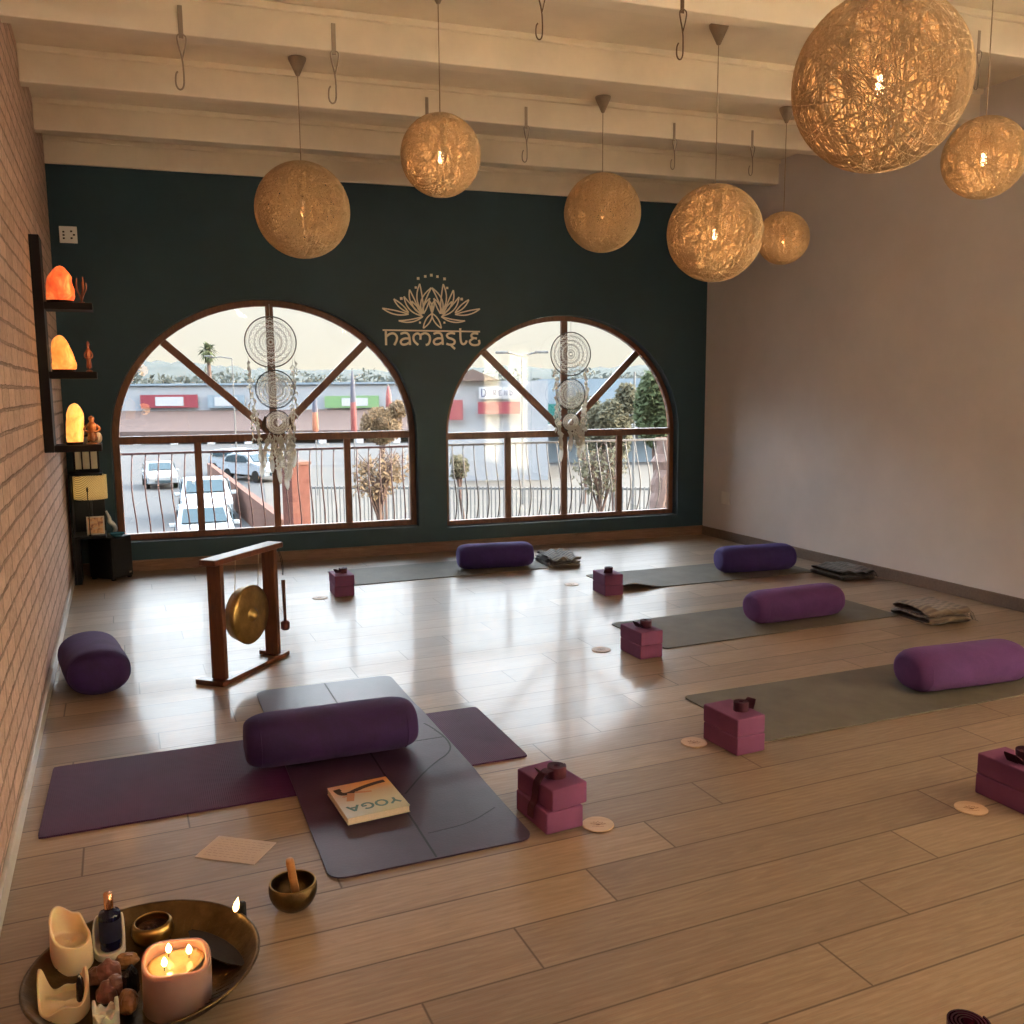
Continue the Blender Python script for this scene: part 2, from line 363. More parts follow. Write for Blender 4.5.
# wall behind the camera, glazed doors of the right wall
struct(MB().box(XL-.12, XR+.12, YB-.12, YB, 0, ZC).build('wall_front', M['grey_wall']))
for k, (a, b) in enumerate(DOORS):
    dr = bpy.data.objects.new('door_%d' % (k+1), None); col.objects.link(dr); struct(dr)
    m = MB()
    for y in (a, b-.07): m.box(XR+.03, XR+.08, y, y+.07, 0, DZ)
    m.box(XR+.03, XR+.08, a+.07, b-.07, DZ-.07, DZ); m.box(XR+.03, XR+.08, a+.07, b-.07, .001, .10); m.build('door_frame', M['frame'], dr)
    MB().box(XR+.052, XR+.058, a+.07, b-.07, .10, DZ-.07).build('pane', M['glass'], dr)

# light switch and sockets
t = thing('wall_socket', 'white double power socket high on the dark teal wall above the salt lamp shelf', 'socket', bwp(-.26, 0, 2.625), AN)
MB().box(-.062, .062, -.010, -.0, -.062, .062).build('face_plate', M['plastic'], t, bevel=.003)
for dx, dz in ((-.032, .02), (-.032, -.004), (-.032, -.028), (.022, .025), (.04, .0), (.022, -.025)): MB().box(dx-.007, dx+.007, -.0125, -.0102, dz-.006, dz+.006).build('socket_hole', M['black'], t)
P = CAM+ray(726, 498)*(XR/ray(726, 498).x)
t = thing('wall_switch', 'small white socket plate low on the grey wall near the teal corner', 'socket', P, 0)
MB().box(-.011, 0, -.058, .058, -.058, .058).build('face_plate', M['plastic'], t, bevel=.003)
MB().box(-.014, -.0112, -.022, .022, -.03, .03).build('rocker', M['plastic'], t, bevel=.002)

# ------------------------------------------------------------------ lotus and lettering on the teal wall
def wallpt(cx, cy):                                # crop pixels of the emblem -> s, z
    return 2.13+(cx-20)*(.865/915), 2.41-((cy-(cx-20)*.014)-47)*(.605/660)
def stroke(m, pts, w, th=.004):
    P = [Vector((wallpt(*p)[0], wallpt(*p)[1])) for p in pts]; n = len(P); w = w*.865/915
    L = []; R_ = []
    for i in range(n):
        t = (P[min(i+1, n-1)]-P[max(i-1, 0)]); t = t.normalized() if t.length else Vector((1, 0)); q = Vector((-t.y, t.x))*w/2
        L.append(P[i]+q); R_.append(P[i]-q)
    vs = [bwp(a.x, d, a.y) for d in (-.001, -.001-th) for a in L+R_]; N2 = 2*n; fs = []
    for i in range(n-1):
        for o in (0, N2): fs.append((o+i, o+i+1, o+n+i+1, o+n+i))
        fs += [(i, i+1, N2+i+1, N2+i), (n+i, n+i+1, N2+n+i+1, N2+n+i)]
    fs += [(0, n, N2+n, N2), (n-1, 2*n-1, N2+2*n-1, N2+n-1)]
    m.add(vs, fs)
m = MB()
def petal(b, tip, wl, wr=None, w=13, f=.5):
    wr = wl if wr is None else wr
    dx, dy = tip[0]-b[0], tip[1]-b[1]; L = math.hypot(dx, dy); nx, ny = -dy/L, dx/L
    mid = (b[0]+dx*f, b[1]+dy*f)
    for sg, ww in ((1, wl), (-1, wr)):
        stroke(m, bez(b, (mid[0]+nx*sg*ww*1.4, mid[1]+ny*sg*ww*1.4), tip, 12), w)
for sgn in (1, -1):
    X = lambda x: x if sgn == 1 else 960-x
    for b, tp, wl, wr, f in [((385, 385), (478, 165), -10, 62, .4), ((400, 395), (370, 130), 10, 62, .45), ((372, 405), (275, 185), 5, 55, .55),
                          ((385, 425), (222, 248), -5, 62, .5), ((262, 395), (128, 272), 18, 30, .5), ((262, 410), (22, 357), 8, 42, .5),
                          ((395, 430), (168, 470), -12, 46, .5), ((484, 400), (395, 540), 30, 30, .45), ((390, 405), (292, 290), 8, 38, .5),
                          ((388, 395), (340, 320), 14, 18, .5), ((400, 405), (462, 262), 10, 34, .4), ((478, 395), (455, 285), 26, 6, .5)]:
        petal((X(b[0]), b[1]), (X(tp[0]), tp[1]), sgn*wl if sgn == 1 else wr, wr if sgn == 1 else wl, 12, f)
    for x, y, r in [(423, 62, 11), (357, 82, 12), (333, 165, 10), (197, 267, 12), (365, 487, 9)]:
        stroke(m, [(X(x)-r, y), (X(x)+r, y)], 2*r)
stroke(m, [(468, 50), (492, 50)], 24)
t = thing('lotus_wall_emblem', 'pale line-drawn lotus with lettering below, on the teal wall between the two arched windows', 'wall decal', bwp(2.56, 0, 2.1), AN)
t.location = (0, 0, 0); t.rotation_euler = (0, 0, 0)
m.build('lotus', M['logo'], t)
m = MB(); S = lambda *p, w=20: stroke(m, sm(list(p), 2), w)
stroke(m, [(20, 556), (935, 572)], 14)
S((48, 565), (48, 695)); S((52, 615), (85, 588), (125, 585), (152, 615), (145, 655), (122, 695))
for ox in (0, 308):
    S((182+ox, 592), (222+ox, 578), (258+ox, 592), (266+ox, 640), (268+ox, 695)); S((262+ox, 634), (215+ox, 632), (180+ox, 655), (188+ox, 688), (225+ox, 692), (264+ox, 670))
S((345, 694), (305, 660), (298, 610), (335, 582), (368, 600), (366, 645)); S((370, 600), (410, 580), (452, 602), (458, 650), (440, 690), (415, 695))
S((695, 590), (650, 582), (612, 600), (625, 630), (670, 640), (695, 662), (680, 692), (640, 695), (610, 684)); S((655, 700), (692, 735))
S((745, 540), (745, 660), (765, 694), (795, 682), (806, 655)); S((918, 592), (870, 585), (846, 608), (862, 632), (905, 636)); S((868, 636), (830, 660), (845, 694), (890, 702), (932, 690), (924, 650))
m.build('lettering', M['logo'], t)

# sheer yellow curtains drawn over the glazed doors
ct = leafy('sheer_yellow_cloth', (.90, .80, .60), (.95, .88, .71), 8, .72)
for (a, b), lab in zip(DOORS, ('pale yellow sheer curtain over the glazed door behind the camera', 'pale yellow sheer curtain over the glazed door beside the camera')):
    m = MB(); m.grid(120, 3, lambda u, v: (XR-.05+.018*math.sin(u*70), a-.04+u*(b-a+.08), .03+v*(DZ+.02)))
    t = thing('curtain', lab, 'curtain', (0, 0, 0)); m.build('cloth', ct, t, smooth=True)
    MB().tube([(XR-.05, a-.12, DZ+.07), (XR-.05, b+.12, DZ+.07)], .012, 8).build('curtain_rod', M['dark'], t)
# ------------------------------------------------------------------ yoga mats
def mat_obj(name, label, x, y, rz, L, W, material, th=.005, curl=0, group=None, z=0.001, r=.03, wave=None, drape=None):
    nx, ny = 80, 30
    def shape(u, v):
        X = (u-.5)*L; Y = (v-.5)*W
        # rounded corners
        ex = L/2-abs(X); ey = W/2-abs(Y)
        if ex < r and ey < r:
            q = math.hypot(r-ex, r-ey)
            if q > r: k = r/q; X = math.copysign(L/2-r+(r-ex)*k, X); Y = math.copysign(W/2-r+(r-ey)*k, Y)
        zz = z
        if wave: zz += wave(X, Y)
        return X, Y, zz
    m = MB(); vs = []; N = (nx+1)*(ny+1)
    for lay in (0, 1):
        for j in range(ny+1):
            for i in range(nx+1):
                a = shape(i/nx, j/ny); vs.append((a[0], a[1], a[2]+th*lay))
    fs = []; W1 = nx+1
    for j in range(ny):
        for i in range(nx):
            a = j*W1+i; fs.append((a, a+W1, a+W1+1, a+1)); b = a+N; fs.append((b, b+1, b+W1+1, b+W1))
    for i in range(nx): fs.append((i, i+1, N+i+1, N+i)); a = ny*W1+i; fs.append((a, N+a, N+a+1, a+1))
    for j in range(ny): a = j*W1; fs.append((a, N+a, N+a+W1, a+W1)); a += nx; fs.append((a, a+W1, N+a+W1, N+a))
    if drape: vs = [drape(*v) for v in vs]
    m.add(vs, fs)
    o = m.build(name, material, smooth=True, loc=(x, y, 0), rot=(0, 0, rz))
    md = o.modifiers.new('e', 'EDGE_SPLIT'); md.split_angle = math.radians(50)
    return tag(o, label, 'yoga mat', group)
rd = math.radians
mat_obj('yoga_mat', 'olive grey yoga mat nearest the camera on the right, under a plum bolster', 2.352+.90, 3.172, rd(-1.3), 1.80, .605, M['mat_grey'])
mat_obj('yoga_mat', 'middle olive grey yoga mat on the right, folded taupe blanket at its end', 2.70+.885, 4.517, rd(.6), 1.75, .61, M['mat_grey'])
def lift(X, Y):                                    # raised near corner
    return .045*math.exp(-((X+.78)/.16)**2)*max(0, (-Y+.05)/.35)**1.3
mat_obj('yoga_mat', 'grey yoga mat near the right corner with a lifted edge beside blocks', 3.30+.80, 5.86, rd(-1.5), 1.70, .61, M['mat_grey'], wave=lift)
mat_obj('yoga_mat', 'grey yoga mat running below the gap between the two windows', 1.47+.83, 6.88, rd(-1.0), 1.68, .61, M['mat_grey'])
mat_obj('yoga_mat', 'purple ribbed yoga mat crossing under the dark mat in the foreground', .551, 3.476, rd(-1.27), 1.73, .61, M['mat_purple'], r=.012, th=.006)
def over(x, y, z):                                 # the dark mat rests over the purple one
    d = abs(x)-.0                                   # local long axis is x
    k = 1/(1+math.exp((abs(x-.01)-.40)/.02))
    return (x, y, z+.0072*k)
top = mat_obj('yoga_mat', 'dark glossy aubergine yoga mat lying across the purple ribbed mat', .8437, 3.466, rd(90-1.09), 1.85, .66, M['mat_top'], r=.05, th=.005, drape=over)
def on_top(x, y): return .0145 if abs(y-3.476) < .31 else .0065
def topz(X):                                       # X along the dark mat, from its centre
    return .0075+.0072/(1+math.exp((abs(X-.01)-.40)/.02))
def line_on_mat(pts, w=.007):
    m = MB(); fine = []
    for a, b in zip(pts, pts[1:]):
        for i in range(12): fine.append((a[0]+(b[0]-a[0])*i/12, a[1]+(b[1]-a[1])*i/12))
    fine.append(pts[-1]); n = len(fine); vs = []
    for i, p in enumerate(fine):
        q = fine[min(i+1, n-1)]; r_ = fine[max(0, i-1)]; tx, ty = q[0]-r_[0], q[1]-r_[1]; L = math.hypot(tx, ty) or 1
        for sg in (1, -1): vs.append((p[0]-ty/L*sg*w/2, p[1]+tx/L*sg*w/2, topz(p[0])-.0012))
        for sg in (1, -1): vs.append((p[0]-ty/L*sg*w/2, p[1]+tx/L*sg*w/2, topz(p[0])-.0022))
    fs = []
    for i in range(n-1):
        a = 4*i; fs += [(a, a+1, a+5, a+4), (a+2, a+6, a+7, a+3), (a, a+4, a+6, a+2), (a+1, a+3, a+7, a+5)]
    return m.add(vs, fs).build('printed_line', M['mat_line'], top)
def tl(x, y):                                      # photo point on the mat -> mat coordinates
    p = fl(x, y, .01); a = rd(90-1.09); dx, dy = p.x-.8437, p.y-3.466
    return dx*math.cos(a)+dy*math.sin(a), -dx*math.sin(a)+dy*math.cos(a)
line_on_mat([(-.92, 0), (.92, 0)])
line_on_mat([(0, -.325), (0, .325)])
line_on_mat(sm([tl(*p) for p in ((405, 793), (432, 765), (452, 752), (448, 740), (432, 728), (424, 724))], 2))
line_on_mat(sm([tl(*p) for p in ((428, 832), (470, 822), (495, 806))], 2), .004)

# ------------------------------------------------------------------ bolsters
def bolster_proto(mat_):
    t = thing('yoga_bolster', 'x', 'bolster')
    L, RY, RZ = .66, .135, .112
    def f(u, v):                                   # v along the length, u round
        a = v*2-1; e = .11
        q = max(0, (abs(a)*L/2-(L/2-e))/e); k = (1-q**2.3)**(1/2.3)*.45+.55 if q < 1 else .55
        th = u*2*PI; cy, cz = math.cos(th), math.sin(th)
        cyy = math.copysign(abs(cy)**.92, cy); czz = math.copysign(abs(cz)**.92, cz)
        w = 1+.012*noise.noise(Vector((a*3, cy*2, cz*2)))
        return (a*L/2, RY*k*cyy*w, RZ+(RZ*k*czz*w if cz > 0 else (RZ-.002)*k*czz*(1 if k > .9 else 1)))
    m = MB(); n, nv = 56, 64
    m.grid(n, nv, lambda u, v: f(u, .5-.5*math.cos(PI*v)), closeu=True)
    b = m.build('cover', mat_, t, smooth=True)
    for sx_ in (-1, 1):                            # round end panels with a piped seam
        e = MB(); rings = 8
        def g(u, v, s_=sx_):
            th = u*2*PI; cy, cz = math.cos(th), math.sin(th); k = .55*(1-v)
            return (s_*(L/2+.004*v*(2-v)), RY*k*math.copysign(abs(cy)**.92, cy), RZ+RZ*k*math.copysign(abs(cz)**.92, cz))
        e.grid(n, rings, g, closeu=True).build('end_panel', mat_, t, smooth=True)
        s = MB(); pts = []
        for i in range(56):
            th = i/56*2*PI; cy, cz = math.cos(th), math.sin(th); k = .935
            pts.append((sx_*(L/2-.052), RY*(k+.020)*math.copysign(abs(cy)**.92, cy), RZ+(RZ-.002)*(k+.020)*math.copysign(abs(cz)**.92, cz)))
        s.tube(pts, .0022, 6, closed=True).build('piping', mat_, t, smooth=True)
    return t
def bolster(mk, x, y, rz, label, z=.006, sc=(1, 1, 1)):
    t = bolster_proto(M[mk]); t.location = (x, y, z); t.rotation_euler = (0, 0, rd(rz)); t['label'] = label; t.scale = sc; return t
bolster('velvet', .700, 3.455, -2.5, 'dark purple velvet bolster lying across the dark yoga mat behind the yoga book', .0145, (1.0, .98, .88))
bolster('velvet', -.182, 4.885, 98, 'purple velvet bolster against the brick wall, its flat end towards the camera', .001, (.78, 1.08, .98))
bolster('velvet_blue', 2.74, 6.76, -10, 'blue purple bolster on the far mat below the gap between the windows', .006, (.93, .9, .9))
bolster('velvet_blue', 4.53, 5.75, -9, 'blue purple bolster farthest right at the back, beside the folded black blanket', .006, (.96, .9, .93))
bolster('velvet_plum', 3.80, 4.43, 0, 'plum bolster on the middle grey mat of the right row', .006, (1.0, .9, .9))
bolster('velvet_plum', 3.665, 3.075, -6, 'large plum bolster cut by the right edge of the photo', .006, (.98, .95, .90))

# ------------------------------------------------------------------ block stacks with rolled straps, wooden discs
BL, BW_, BH = .215, .14, .074
blk0 = MB().box(-BW_/2, BW_/2, -BL/2, BL/2, 0, BH).build('yoga_block', M['block'], bevel=.006); tag(blk0, 'x', 'yoga block')
def spiral(turns, r0, pitch, n=26):
    return [((r0+pitch*i/n)*math.cos(2*PI*i/n), (r0+pitch*i/n)*math.sin(2*PI*i/n)) for i in range(int(turns*n)+1)]
def strap_roll():
    t = thing('yoga_strap', 'x', 'strap')
    m = MB(); sp = spiral(5, .008, .0046); w = .038
    for th in (0,):
        vs = []
        for i, (x, y) in enumerate(sp):
            a = math.atan2(y, x)
            for dr in (0, .0026):
                for z in (0, w): vs.append((x+math.cos(a)*dr, y+math.sin(a)*dr, z))
        fs = []
        for i in range(len(sp)-1):
            a = 4*i; b = a+4; fs += [(a, a+1, b+1, b), (a+2, b+2, b+3, a+3), (a, b, b+2, a+2), (a+1, a+3, b+3, b+1)]
        m.add(vs, fs)
    m.build('webbing_roll', M['strap'], t, smooth=False)
    # loose loop end with ring
    m = MB(); pts = []
    for i in range(15):
        q = i/14; pts.append((-.03-.035*math.sin(q*PI)*1.0-.012*q, -.004+.02*q, .002+.034*math.sin(q*PI)))
    vs = []
    for p in pts:
        for dy in (-.018, .018):
            for dz in (0, .002): vs.append((p[0], p[1]+dy, p[2]+dz))
    fs = []
    for i in range(14): a = 4*i; b = a+4; fs += [(a, a+2, b+2, b), (a+1, b+1, b+3, a+3), (a, b, b+1, a+1), (a+2, a+3, b+3, b+2)]
    m.add(vs, fs).build('loop_end', M['strap'], t)
    return t
roll0 = strap_roll(); used = {'b': False, 'r': False, 'd': False}
def place_block(x, y, z, rz, label):
    o = blk0 if not used['b'] else blk0.copy()
    if used['b']: col.objects.link(o)
    used['b'] = True; o.location = (x, y, z); o.rotation_euler = (0, 0, rd(rz)); o['label'] = label; o['group'] = 'mauve foam yoga blocks in stacks of two'
    return o
def place_roll(x, y, z, rz, label, sc=1.0):
    o = roll0 if not used['r'] else copy_tree(roll0)
    used['r'] = True; o.location = (x, y, z); o.rotation_euler = (0, 0, rd(rz)); o.scale = (sc,)*3; o['label'] = label; o['group'] = 'rolled plum straps on the block stacks'; return o
def disc_obj():
    t = thing('wooden_disc', 'x', 'wooden disc')
    MB().lathe([(.051, 0), (.053, .001), (.053, .003), (.0515, .0045)], 48).build('disc', M['disc'], t)
    m = MB()
    for k in range(5):                             # engraved lotus-like figure
        a = PI*(.1+.2*k); tip = (.027*math.cos(a), .022*math.sin(a)-.006)
        for sg in (-1, 1):
            pts = bez((0, -.012), (tip[0]*.5-sg*.007*math.sin(a), tip[1]*.5+sg*.007*math.cos(a)), tip, 6)
            m.tube([(p[0], p[1], .0045) for p in pts], .0006, 4)
    m.tube([(-.02+.04*i/8, -.020+.002*math.sin(i), .0045) for i in range(9)], .0007, 4)
    m.build('engraving', M['burn'], t); return t
disc0 = disc_obj()
def place_disc(x, y, rz, label):
    o = disc0 if not used['d'] else copy_tree(disc0)
    used['d'] = True; o.location = (x, y, .0005); o.rotation_euler = (0, 0, rd(rz)); o['label'] = label; o['group'] = 'pale wooden discs on the floor by the block stacks'
ST = [  # centre x, y, rotation, word for the stack, upper shift, roll shift
    (1.262, 2.652, 4, 'the stack at the dark mat\'s near right corner', (.012, .005, 5), (.022, -.012, 20), 1.0),
    (2.222, 2.925, 3, 'the stack at the nearest grey mat\'s corner', (0, .002, 0), (.018, -.02, 200), .95),
    (2.556, 4.195, 0, 'the stack at the middle grey mat', (0, 0, 1), (.02, -.01, 10), 1.0),
    (3.125, 5.59, -4, 'the stack beside the lifted grey mat edge', (0, 0, -1), (.0, -.01, 60), .95),
    (1.40, 6.37, -3, 'the stack farthest left below the windows', (0, 0, 2), (.01, .0, 30), .95),
    (2.80, 2.10, 0, 'the stack cut by the right photo edge', (0.003, 0, 0), (.015, -.02, 5), 1.15)]
for x, y, rz, where, up, rl, sc in ST:
    z0 = .0005
    if 'farthest left' in where or 'lifted' in where or 'middle grey' in where or 'near left corner' in where: z0 = .0068 if 'farthest' not in where else .0005
    z0 = .0005
    place_block(x, y, z0, rz, 'lower mauve block of '+where)
    place_block(x+up[0], y+up[1], z0+BH+.0006, rz+up[2], 'upper mauve block of '+where)
    ro = place_roll(x+rl[0], y+rl[1], z0+2*BH+.001, rl[2], 'plum strap on '+where, sc)
    if 'near right corner' in where: ro1 = ro
if 1:                                               # this strap also hangs down the left side of its stack
        ro = ro1; ro.rotation_euler[2] = rd(8); m = MB(); path = sm([(-.026, -.012, .034), (-.050, -.010, .036), (-.078, -.006, .006), (-.0855, -.004, -.020), (-.0860, 0, -.066), (-.100, .002, -.080), (-.1010, .004, -.120)], 2); vs = []; fs = []
        for q in path:
            for dy in (-.018, .018):
                for dx in (0, .0022): vs.append((q[0]-dx, q[1]+dy, q[2]))
        for i in range(len(path)-1): a = 4*i; b = a+4; fs += [(a, a+2, b+2, b), (a+1, b+1, b+3, a+3), (a, b, b+1, a+1), (a+2, a+3, b+3, b+2)]
        m.add(vs, fs).build('hanging_end', M['strap'], ro)
for (px, py), lab in zip([(598, 825), (694, 743), (601, 650), (571.6, 584.6), (320, 598), (971, 809)],
        ['pale wooden disc right of the block stack nearest the camera', 'pale wooden disc left of the stack by the nearest grey mat', 'pale wooden disc left of the stack at the middle grey mat',
         'pale wooden disc left of the stack beside the lifted mat edge', 'pale wooden disc left of the farthest left block stack', 'pale wooden disc in front of the stack at the right edge of the photo']):
    p = fl(px, py); place_disc(p.x, p.y, rnd.uniform(-40, 0), lab)

# ------------------------------------------------------------------ folded blankets
def blanket(x, y, rz, sx_, sy_, h, layers, label, ca, cb, cc=None, seed=1, fringe=True, rough=0.0):
    mt = NT('woven_blanket'); st = mt.N('ShaderNodeTexWave', Vector=mt.obj(), wave_type='BANDS', bands_direction='Y'); st.inputs['Scale'].default_value = 7; st.inputs['Distortion'].default_value = 2.5; st.inputs['Detail'].default_value = 3
    c = mt.ramp(st.outputs['Fac'], [(.2, ca), (.5, cb), (.8, cc or ca)]); c = mt.mix(.3, c, mt.ramp(mt.noise(90, 3), [(.3, ca), (.7, cb)]))
    mt.put(mt.b.inputs['Base Color'], c); mt.set(Roughness=.95, Sheen_Weight=.2); mt.bump(mt.noise(120, 3), .6, .004)
    t = thing('folded_blanket', label, 'blanket', (x, y, .002), rd(rz)); r_ = random.Random(seed)
    lh = h/layers
    for k in range(layers):
        ox, oy = r_.uniform(-.012, .012), r_.uniform(-.012, .012); kx = 1-.03*k
        def f(u, v):
            th = u*2*PI; X = (v*2-1); cy, cz = math.cos(th), math.sin(th)
            yy = math.copysign(abs(cy)**.35, cy); zz = math.copysign(abs(cz)**.75, cz)
            e = (1-abs(X)**14)**.5 if abs(X) < 1 else 0
            n_ = noise.noise(Vector((X*2.2+seed, yy*1.7, k*3.1)))*.012*(1+rough)
            return (X*sx_/2*kx+ox+n_*.8, yy*sy_/2*kx*(.93+.07*e)+oy+n_, max(.0005, k*lh+lh/2+zz*lh/2*(.55+.45*e)*1.03+n_*.6*(1 if cz > 0 else .0)*(1+k)))
        MB().grid(40, 36, f, closeu=True).build('folded_layer', mt.m, t, smooth=True)
    if fringe:
        m = MB()
        for i in range(26):
            yy = (i/25-.5)*sy_*.9; z_ = h*r_.choice([.2, .5, .8]); a = r_.uniform(-.01, .01)
            m.tube([(sx_/2-.012, yy, z_), (sx_/2+.012, yy+a, z_*.7+.002), (sx_/2+.026+r_.uniform(0, .012), yy+a*2, .004)], .0022, 4)
        m.build('fringe', mt.m, t)
    return t
blanket(3.30, 6.75, -8, .28, .42, .075, 3, 'folded grey and cream blanket right of the blue bolster below the windows', (.07, .065, .07), (.16, .14, .125), (.30, .27, .23), 3, False, 1.2)
blanket(5.03, 5.34, -3, .30, .40, .07, 2, 'folded black and brown blanket at the end of the mat near the grey wall', (.022, .018, .015), (.06, .045, .035), (.10, .08, .06), 5, True, .6)
blanket(4.60, 4.10, -5, .31, .36, .09, 2, 'folded taupe blanket with striped cream fringe at the end of the middle mat', (.10, .07, .05), (.17, .125, .09), (.25, .19, .14), 8, True, .8)

# ------------------------------------------------------------------ gong on its stand
t = thing('gong_stand', 'red-brown wooden stand holding a brass gong on the floor by the left window', 'gong', (.411, 4.556, 0), math.atan2(.736, .677))
W_ = M['gongwood']
def gb(name, *b, bev=.004): return MB().box(*b).build(name, W_, t, bevel=bev)
# local x runs along the frame, local y away from the camera to the left
for x0 in (0.0, .535): gb('foot', x0-.02, x0+.03, 0, .165, .001, .026)
gb('base_rail', .03, .525, 0, .028, .001, .024)
for x0 in (.012, .468): gb('post', x0, x0+.030, .010, .090, .0265, .604)
gb('top_board', -.035, .545, .0, .096, .6045, .634, bev=.006)
gcx, gcy, gcz = .268, .035, .297
R90 = Matrix.Translation((gcx, gcy, gcz)) @ Matrix.Rotation(math.radians(90), 4, 'X') @ Matrix.Rotation(0, 4, 'Z')
g = thing('gong', 'round brass gong with a raised centre boss hanging from strings in the wooden stand', 'gong', (.411, 4.556, 0), math.atan2(.736, .677))
MB().lathe([(.128, -.05), (.134, -.052), (.150, .0), (.152, .008), (.146, .0135), (.10, .016), (.045, .018), (.034, .020), (.028, .032), (.018, .042), (.006, .046), (0, .0465)], 64, R90, cap=False).build('gong_disc', M['brass'], g, smooth=True, solid=.003)
for sx_ in (-1, 1): MB().tube([(gcx-.012+sx_*.098, gcy-.01, .6044), (gcx-.012+sx_*.098, gcy+.005, gcz+.108)], .0022, 6).build('hanging_string', M['cord'], g)
ml = thing('gong_mallet', 'wooden gong mallet with a padded red head hanging beside the right post', 'mallet', (.411, 4.556, 0), math.atan2(.736, .677))
mx_, my_ = .520, -.006
MB().tube([(mx_, my_, .43), (mx_+.004, my_, .200)], [.011, .008], 10).build('handle', W_, ml, smooth=True)
MB().lathe([(0, -.026), (.018, -.024), (.024, -.015), (.024, .015), (.018, .024), (0, .026)], 20, Matrix.Translation((mx_+.004, my_, .178)), cap=False).build('head', simple('red_felt', (.16, .04, .03), .9), ml, smooth=True)
MB().tube(sm([(mx_-.012, my_+.02, .603), (mx_-.010, my_, .54), (mx_, my_, .43), (mx_+.008, my_, .53), (mx_-.004, my_+.02, .603)], 2), .0018, 6).build('loop_cord', M['dark'], ml)

# ------------------------------------------------------------------ book
bt = NT('book_cover_print'); sp = bt.N('ShaderNodeSeparateXYZ', Vector=bt.obj())
bc = bt.ramp(bt.math('ADD', bt.math('MULTIPLY', sp.outputs[1], 4.0), .5), [(0, (.52, .50, .30)), (.35, (.62, .60, .45)), (.62, (.60, .50, .38)), (.85, (.80, .42, .14)), (1, (.72, .30, .10))])
bc = bt.mix(bt.math('MULTIPLY', bt.math('SUBTRACT', .02, sp.outputs[0]), 3.0), bc, (.42, .42, .62)); bt.put(bt.b.inputs['Base Color'], bc); bt.set(Roughness=.35)
bk0 = fl(367, 803, .03)
t = thing('yoga_book', 'softcover yoga book with a posing figure, lying upside down on the dark mat', 'book', (.722, 2.985, .0134), rd(3))
bw_, bh_ = .218, .262
MB().box(-bw_/2+.002, bw_/2-.003, -bh_/2+.002, bh_/2-.002, .0012, .0228).build('pages', simple('paper', (.72, .62, .47), .8, .08, 200), t)
MB().box(-bw_/2, bw_/2, -bh_/2, bh_/2, .0229, .0241).build('front_cover', bt.m, t)
MB().box(-bw_/2, bw_/2, -bh_/2, bh_/2, .0, .0012).build('back_cover', bt.m, t)
def flat(m, pts, w, z, h=.0004):
    P = [Vector(p) for p in pts]; n = len(P); vs = []
    for i in range(n):
        d_ = P[min(i+1, n-1)]-P[max(i-1, 0)]; d_ = d_.normalized() if d_.length else Vector((1, 0)); q = Vector((-d_.y, d_.x))*(w[i] if isinstance(w, list) else w)/2
        for zz in (z, z+h): vs += [(P[i].x+q.x, P[i].y+q.y, zz), (P[i].x-q.x, P[i].y-q.y, zz)]
    fs = []
    for i in range(n-1): a = 4*i; b = a+4; fs += [(a, b, b+1, a+1), (a+2, a+3, b+3, b+2), (a, a+2, b+2, b), (a+1, b+1, b+3, a+3)]
    fs += [(0, 1, 3, 2), (4*n-4, 4*n-2, 4*n-1, 4*n-3)]
    m.add(vs, fs)
TZ = .0242
def letter(m, cx, cy, s, strokes, w):               # lettering reads from the far side: turned half round
    for st_ in strokes: flat(m, [(cx-(x-.5)*s, cy-(y-.5)*s) for x, y in st_], w*1.5, TZ)
def arcp(cx, cy, rx, ry, a0, a1, n=14): return [(cx+rx*math.cos(rd(a0+(a1-a0)*i/n)), cy+ry*math.sin(rd(a0+(a1-a0)*i/n))) for i in range(n+1)]
m = MB(); s_ = .042; yy = -.068
letter(m, .075, yy, s_, [[(.1, 1), (.5, .5)], [(.9, 1), (.5, .5)], [(.5, .5), (.5, 0)]], .006)
letter(m, .028, yy, s_, [arcp(.5, .5, .45, .5, 0, 360)], .006)
letter(m, -.022, yy, s_, [arcp(.5, .5, .45, .5, 50, 330), [(.88, .25), (.88, .45), (.55, .45)]], .006)
letter(m, -.070, yy, s_, [[(.05, 0), (.5, 1)], [(.95, 0), (.5, 1)], [(.25, .35), (.75, .35)]], .006)
m.build('title_lettering', simple('title_green_blue', (.10, .22, .22), .5, .4, 12), t)
m = MB()                                            # small posing figure in dark clothes
flat(m, sm([(-.085, .088), (-.078, .055), (-.05, .052), (-.02, .070), (.02, .085), (.06, .095), (.092, .098)], 2), .021, TZ); flat(m, [(-.095, .09), (-.070, .094)], .020, TZ)
m.build('figure_legs', simple('figure_dark', (.05, .03, .03), .6), t)
m = MB(); flat(m, sm([(-.045, .05), (-.055, .02), (-.065, -.01)], 1), .026, TZ+.0005); flat(m, sm([(-.03, .052), (.0, .04), (.025, .035)], 1), .011, TZ+.0005); flat(m, sm([(-.052, .04), (-.07, .03), (-.08, .035)], 1), .008, TZ+.0005)
m.build('figure_arms', simple('figure_skin', (.55, .28, .17), .6), t)

